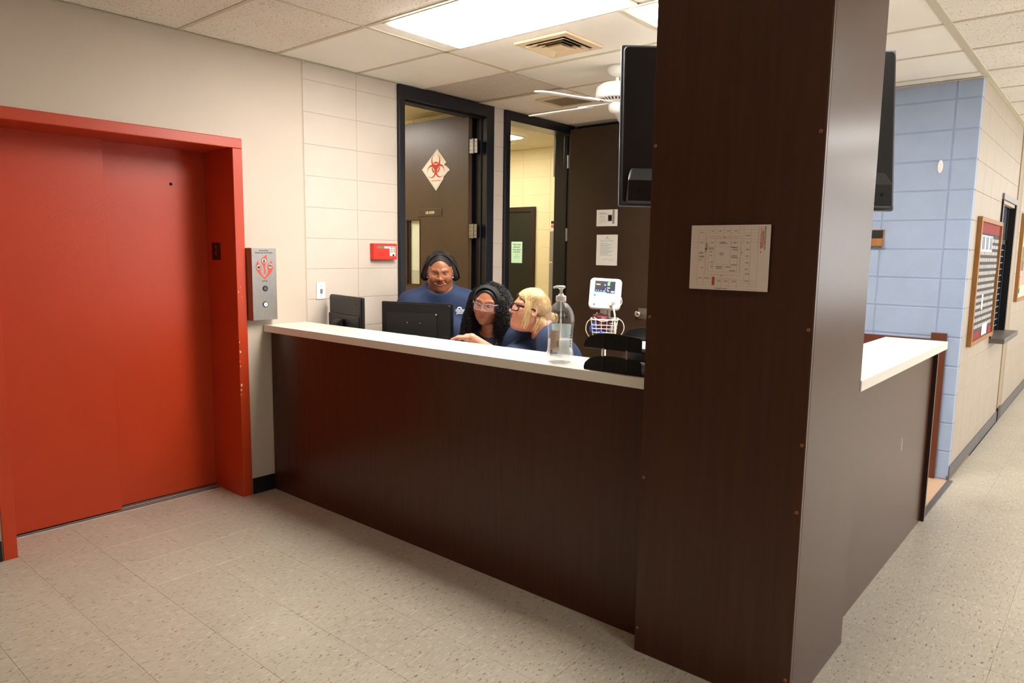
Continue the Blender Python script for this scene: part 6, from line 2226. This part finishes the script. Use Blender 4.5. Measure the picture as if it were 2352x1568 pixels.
# the far arm reaches towards the monitor, the near arm hangs to the desk
PC['elL'] = PC['shL'] - rgtC * 0.05 - UPV * 0.24 + fwdC * 0.06
PC['wrL'] = PC['elL'] + fwdC * 0.18 + rgtC * 0.06 + UPV * 0.02
PC['hdL'], PC['huL'] = fwdC - UPV * 0.1, UPV
PC['elR'] = Vector((1.480, 0.595, 0.935))
PC['wrR'] = Vector((1.378, 0.405, 1.090))
PC['hdR'], PC['huR'] = Vector((-0.84, -0.54, 0.0)), UPV
PC['curlR'] = 0.72
PC['base'] = Vector((pelC.x, pelC.y, 0))
SKC = skin_mat('fair_skin', (198, 138, 112), (176, 92, 84), (150, 112, 80))
tC, shirtC = person('seated blonde woman in a navy shirt and black glasses, seen in profile', PC, HC, 1.045, dict(wide=1.04, smile=0.0, nose=0.003, jowl=0.65, neck=0.98), SKC)
eyes(tC, HC, mat('iris_blue', (90, 110, 130), 0.2), (0, -0.001), 0.70)
lashes(tC, HC, 0.70, M_INK)
glasses(tC, HC, mat('black_acetate', (14, 14, 16), 0.2), thin_clear('clear_lens', (0.95, 0.95, 0.97), 1.0, 0.02), 0.050, 0.036, 0.002, 0.0030)
M_BLOND = hair_mat('blonde_hair', (122, 84, 46), (238, 206, 150), 0.4)
stC = Strands()
hc = Field((-0.14, -0.2, -0.14), (0.14, 0.12, 0.17), 0.004)
hc.ell((0, -0.014, 0.034), (0.081, 0.100, 0.087), 0.01)
hc.ell((0, -0.085, -0.03), (0.060, 0.045, 0.055), 0.03)
hc.ell((0, -0.128, -0.022), (0.034, 0.030, 0.034), 0.015)
hc.ell((0, 0.085, -0.030), (0.085, 0.060, 0.090), 0.015, 'sub')
hc.ell((0, 0.03, -0.11), (0.09, 0.085, 0.075), 0.015, 'sub')
V, Q = hc.skin()
stC.solid(V, Q, 0.25)
cc = np.array((0, -0.014, 0.034))
ax_ = np.array((0.083, 0.103, 0.090))
for k in range(2200):
    sx = -1 if k % 2 else 1
    # from the parting on the crown, down the side and back to the bun
    a0 = rng.uniform(-0.2, 1.15)
    start = np.array((sx * 0.06, math.sin(a0) * 0.95, math.cos(a0) * 0.95))
    end = np.array((sx * rng.uniform(0.05, 0.65), -1.0, rng.uniform(-0.75, 0.05)))
    mid = np.array((sx * 1.15, rng.uniform(-0.25, 0.25) + 0.35 * math.sin(a0), rng.uniform(-0.35, 0.35)))
    pts = []
    for q in range(14):
        w2 = q / 13
        d_ = (1 - w2) ** 2 * start + 2 * w2 * (1 - w2) * mid + w2 ** 2 * end
        d_ = d_ / np.linalg.norm(d_)
        pts.append(cc + ax_ * d_ * (1.0 + 0.03 * rng.uniform(0.3, 1)))
    pts = np.array(pts)
    keep = ~((pts[:, 1] > 0.045) & (pts[:, 2] < 0.05)) & ~((pts[:, 1] > 0.0) & (pts[:, 2] < -0.03))
    if keep.sum() > 4:
        root_dark = rng.uniform(0, 1)
        stC.add(pts[keep], 0.0011, 0.0009, root_dark, 3)
for k in range(260):          # bun and wisps at the nape
    a, b = rng.uniform(0, 6.28), rng.uniform(0, 6.28)
    pts = []
    for q in range(12):
        t_ = a + q * 0.32
        pts.append((0.032 * math.cos(t_) * math.cos(b), -0.128 + 0.026 * math.sin(b) + 0.02 * math.cos(t_) * math.sin(b), -0.022 + 0.036 * math.sin(t_)))
    stC.add(pts, 0.0013, 0.001, rng.uniform(0, 0.9), 3)
for k in range(300):           # loose hair hanging in front of and behind the ears
    sx = -1 if k % 2 else 1
    y0 = rng.uniform(0.015, 0.062) if k < 220 else rng.uniform(-0.09, -0.03)
    L = rng.uniform(0.10, 0.19) if k < 220 else rng.uniform(0.06, 0.12)
    z0 = 0.085 if k < 220 else -0.01
    ph = rng.uniform(0, 6.28)
    pts = []
    for q in range(14):
        w2 = q / 13
        x_ = sx * (0.045 + 0.037 * min(1, w2 * 2.4) + 0.004 * math.sin(5 * w2 + ph))
        pts.append((x_, y0 * (1 - 0.25 * w2) + 0.006 * math.sin(4 * w2 + ph), z0 - L * w2 ** 1.1))
    stC.add(pts, 0.0010, 0.0006, rng.uniform(0.4, 1), 3)
stC.build('hair', M_BLOND, tC, HC)

chair('office chair under the seated woman with curly hair', (1.20, 1.02, 0), math.atan2(fwdB.y, fwdB.x) - R(90), 0.80, 0.42)
chair('office chair under the seated blonde woman', (1.80, 1.10, 0), math.atan2(fwdC.y, fwdC.x) - R(90), 0.80, 0.42)
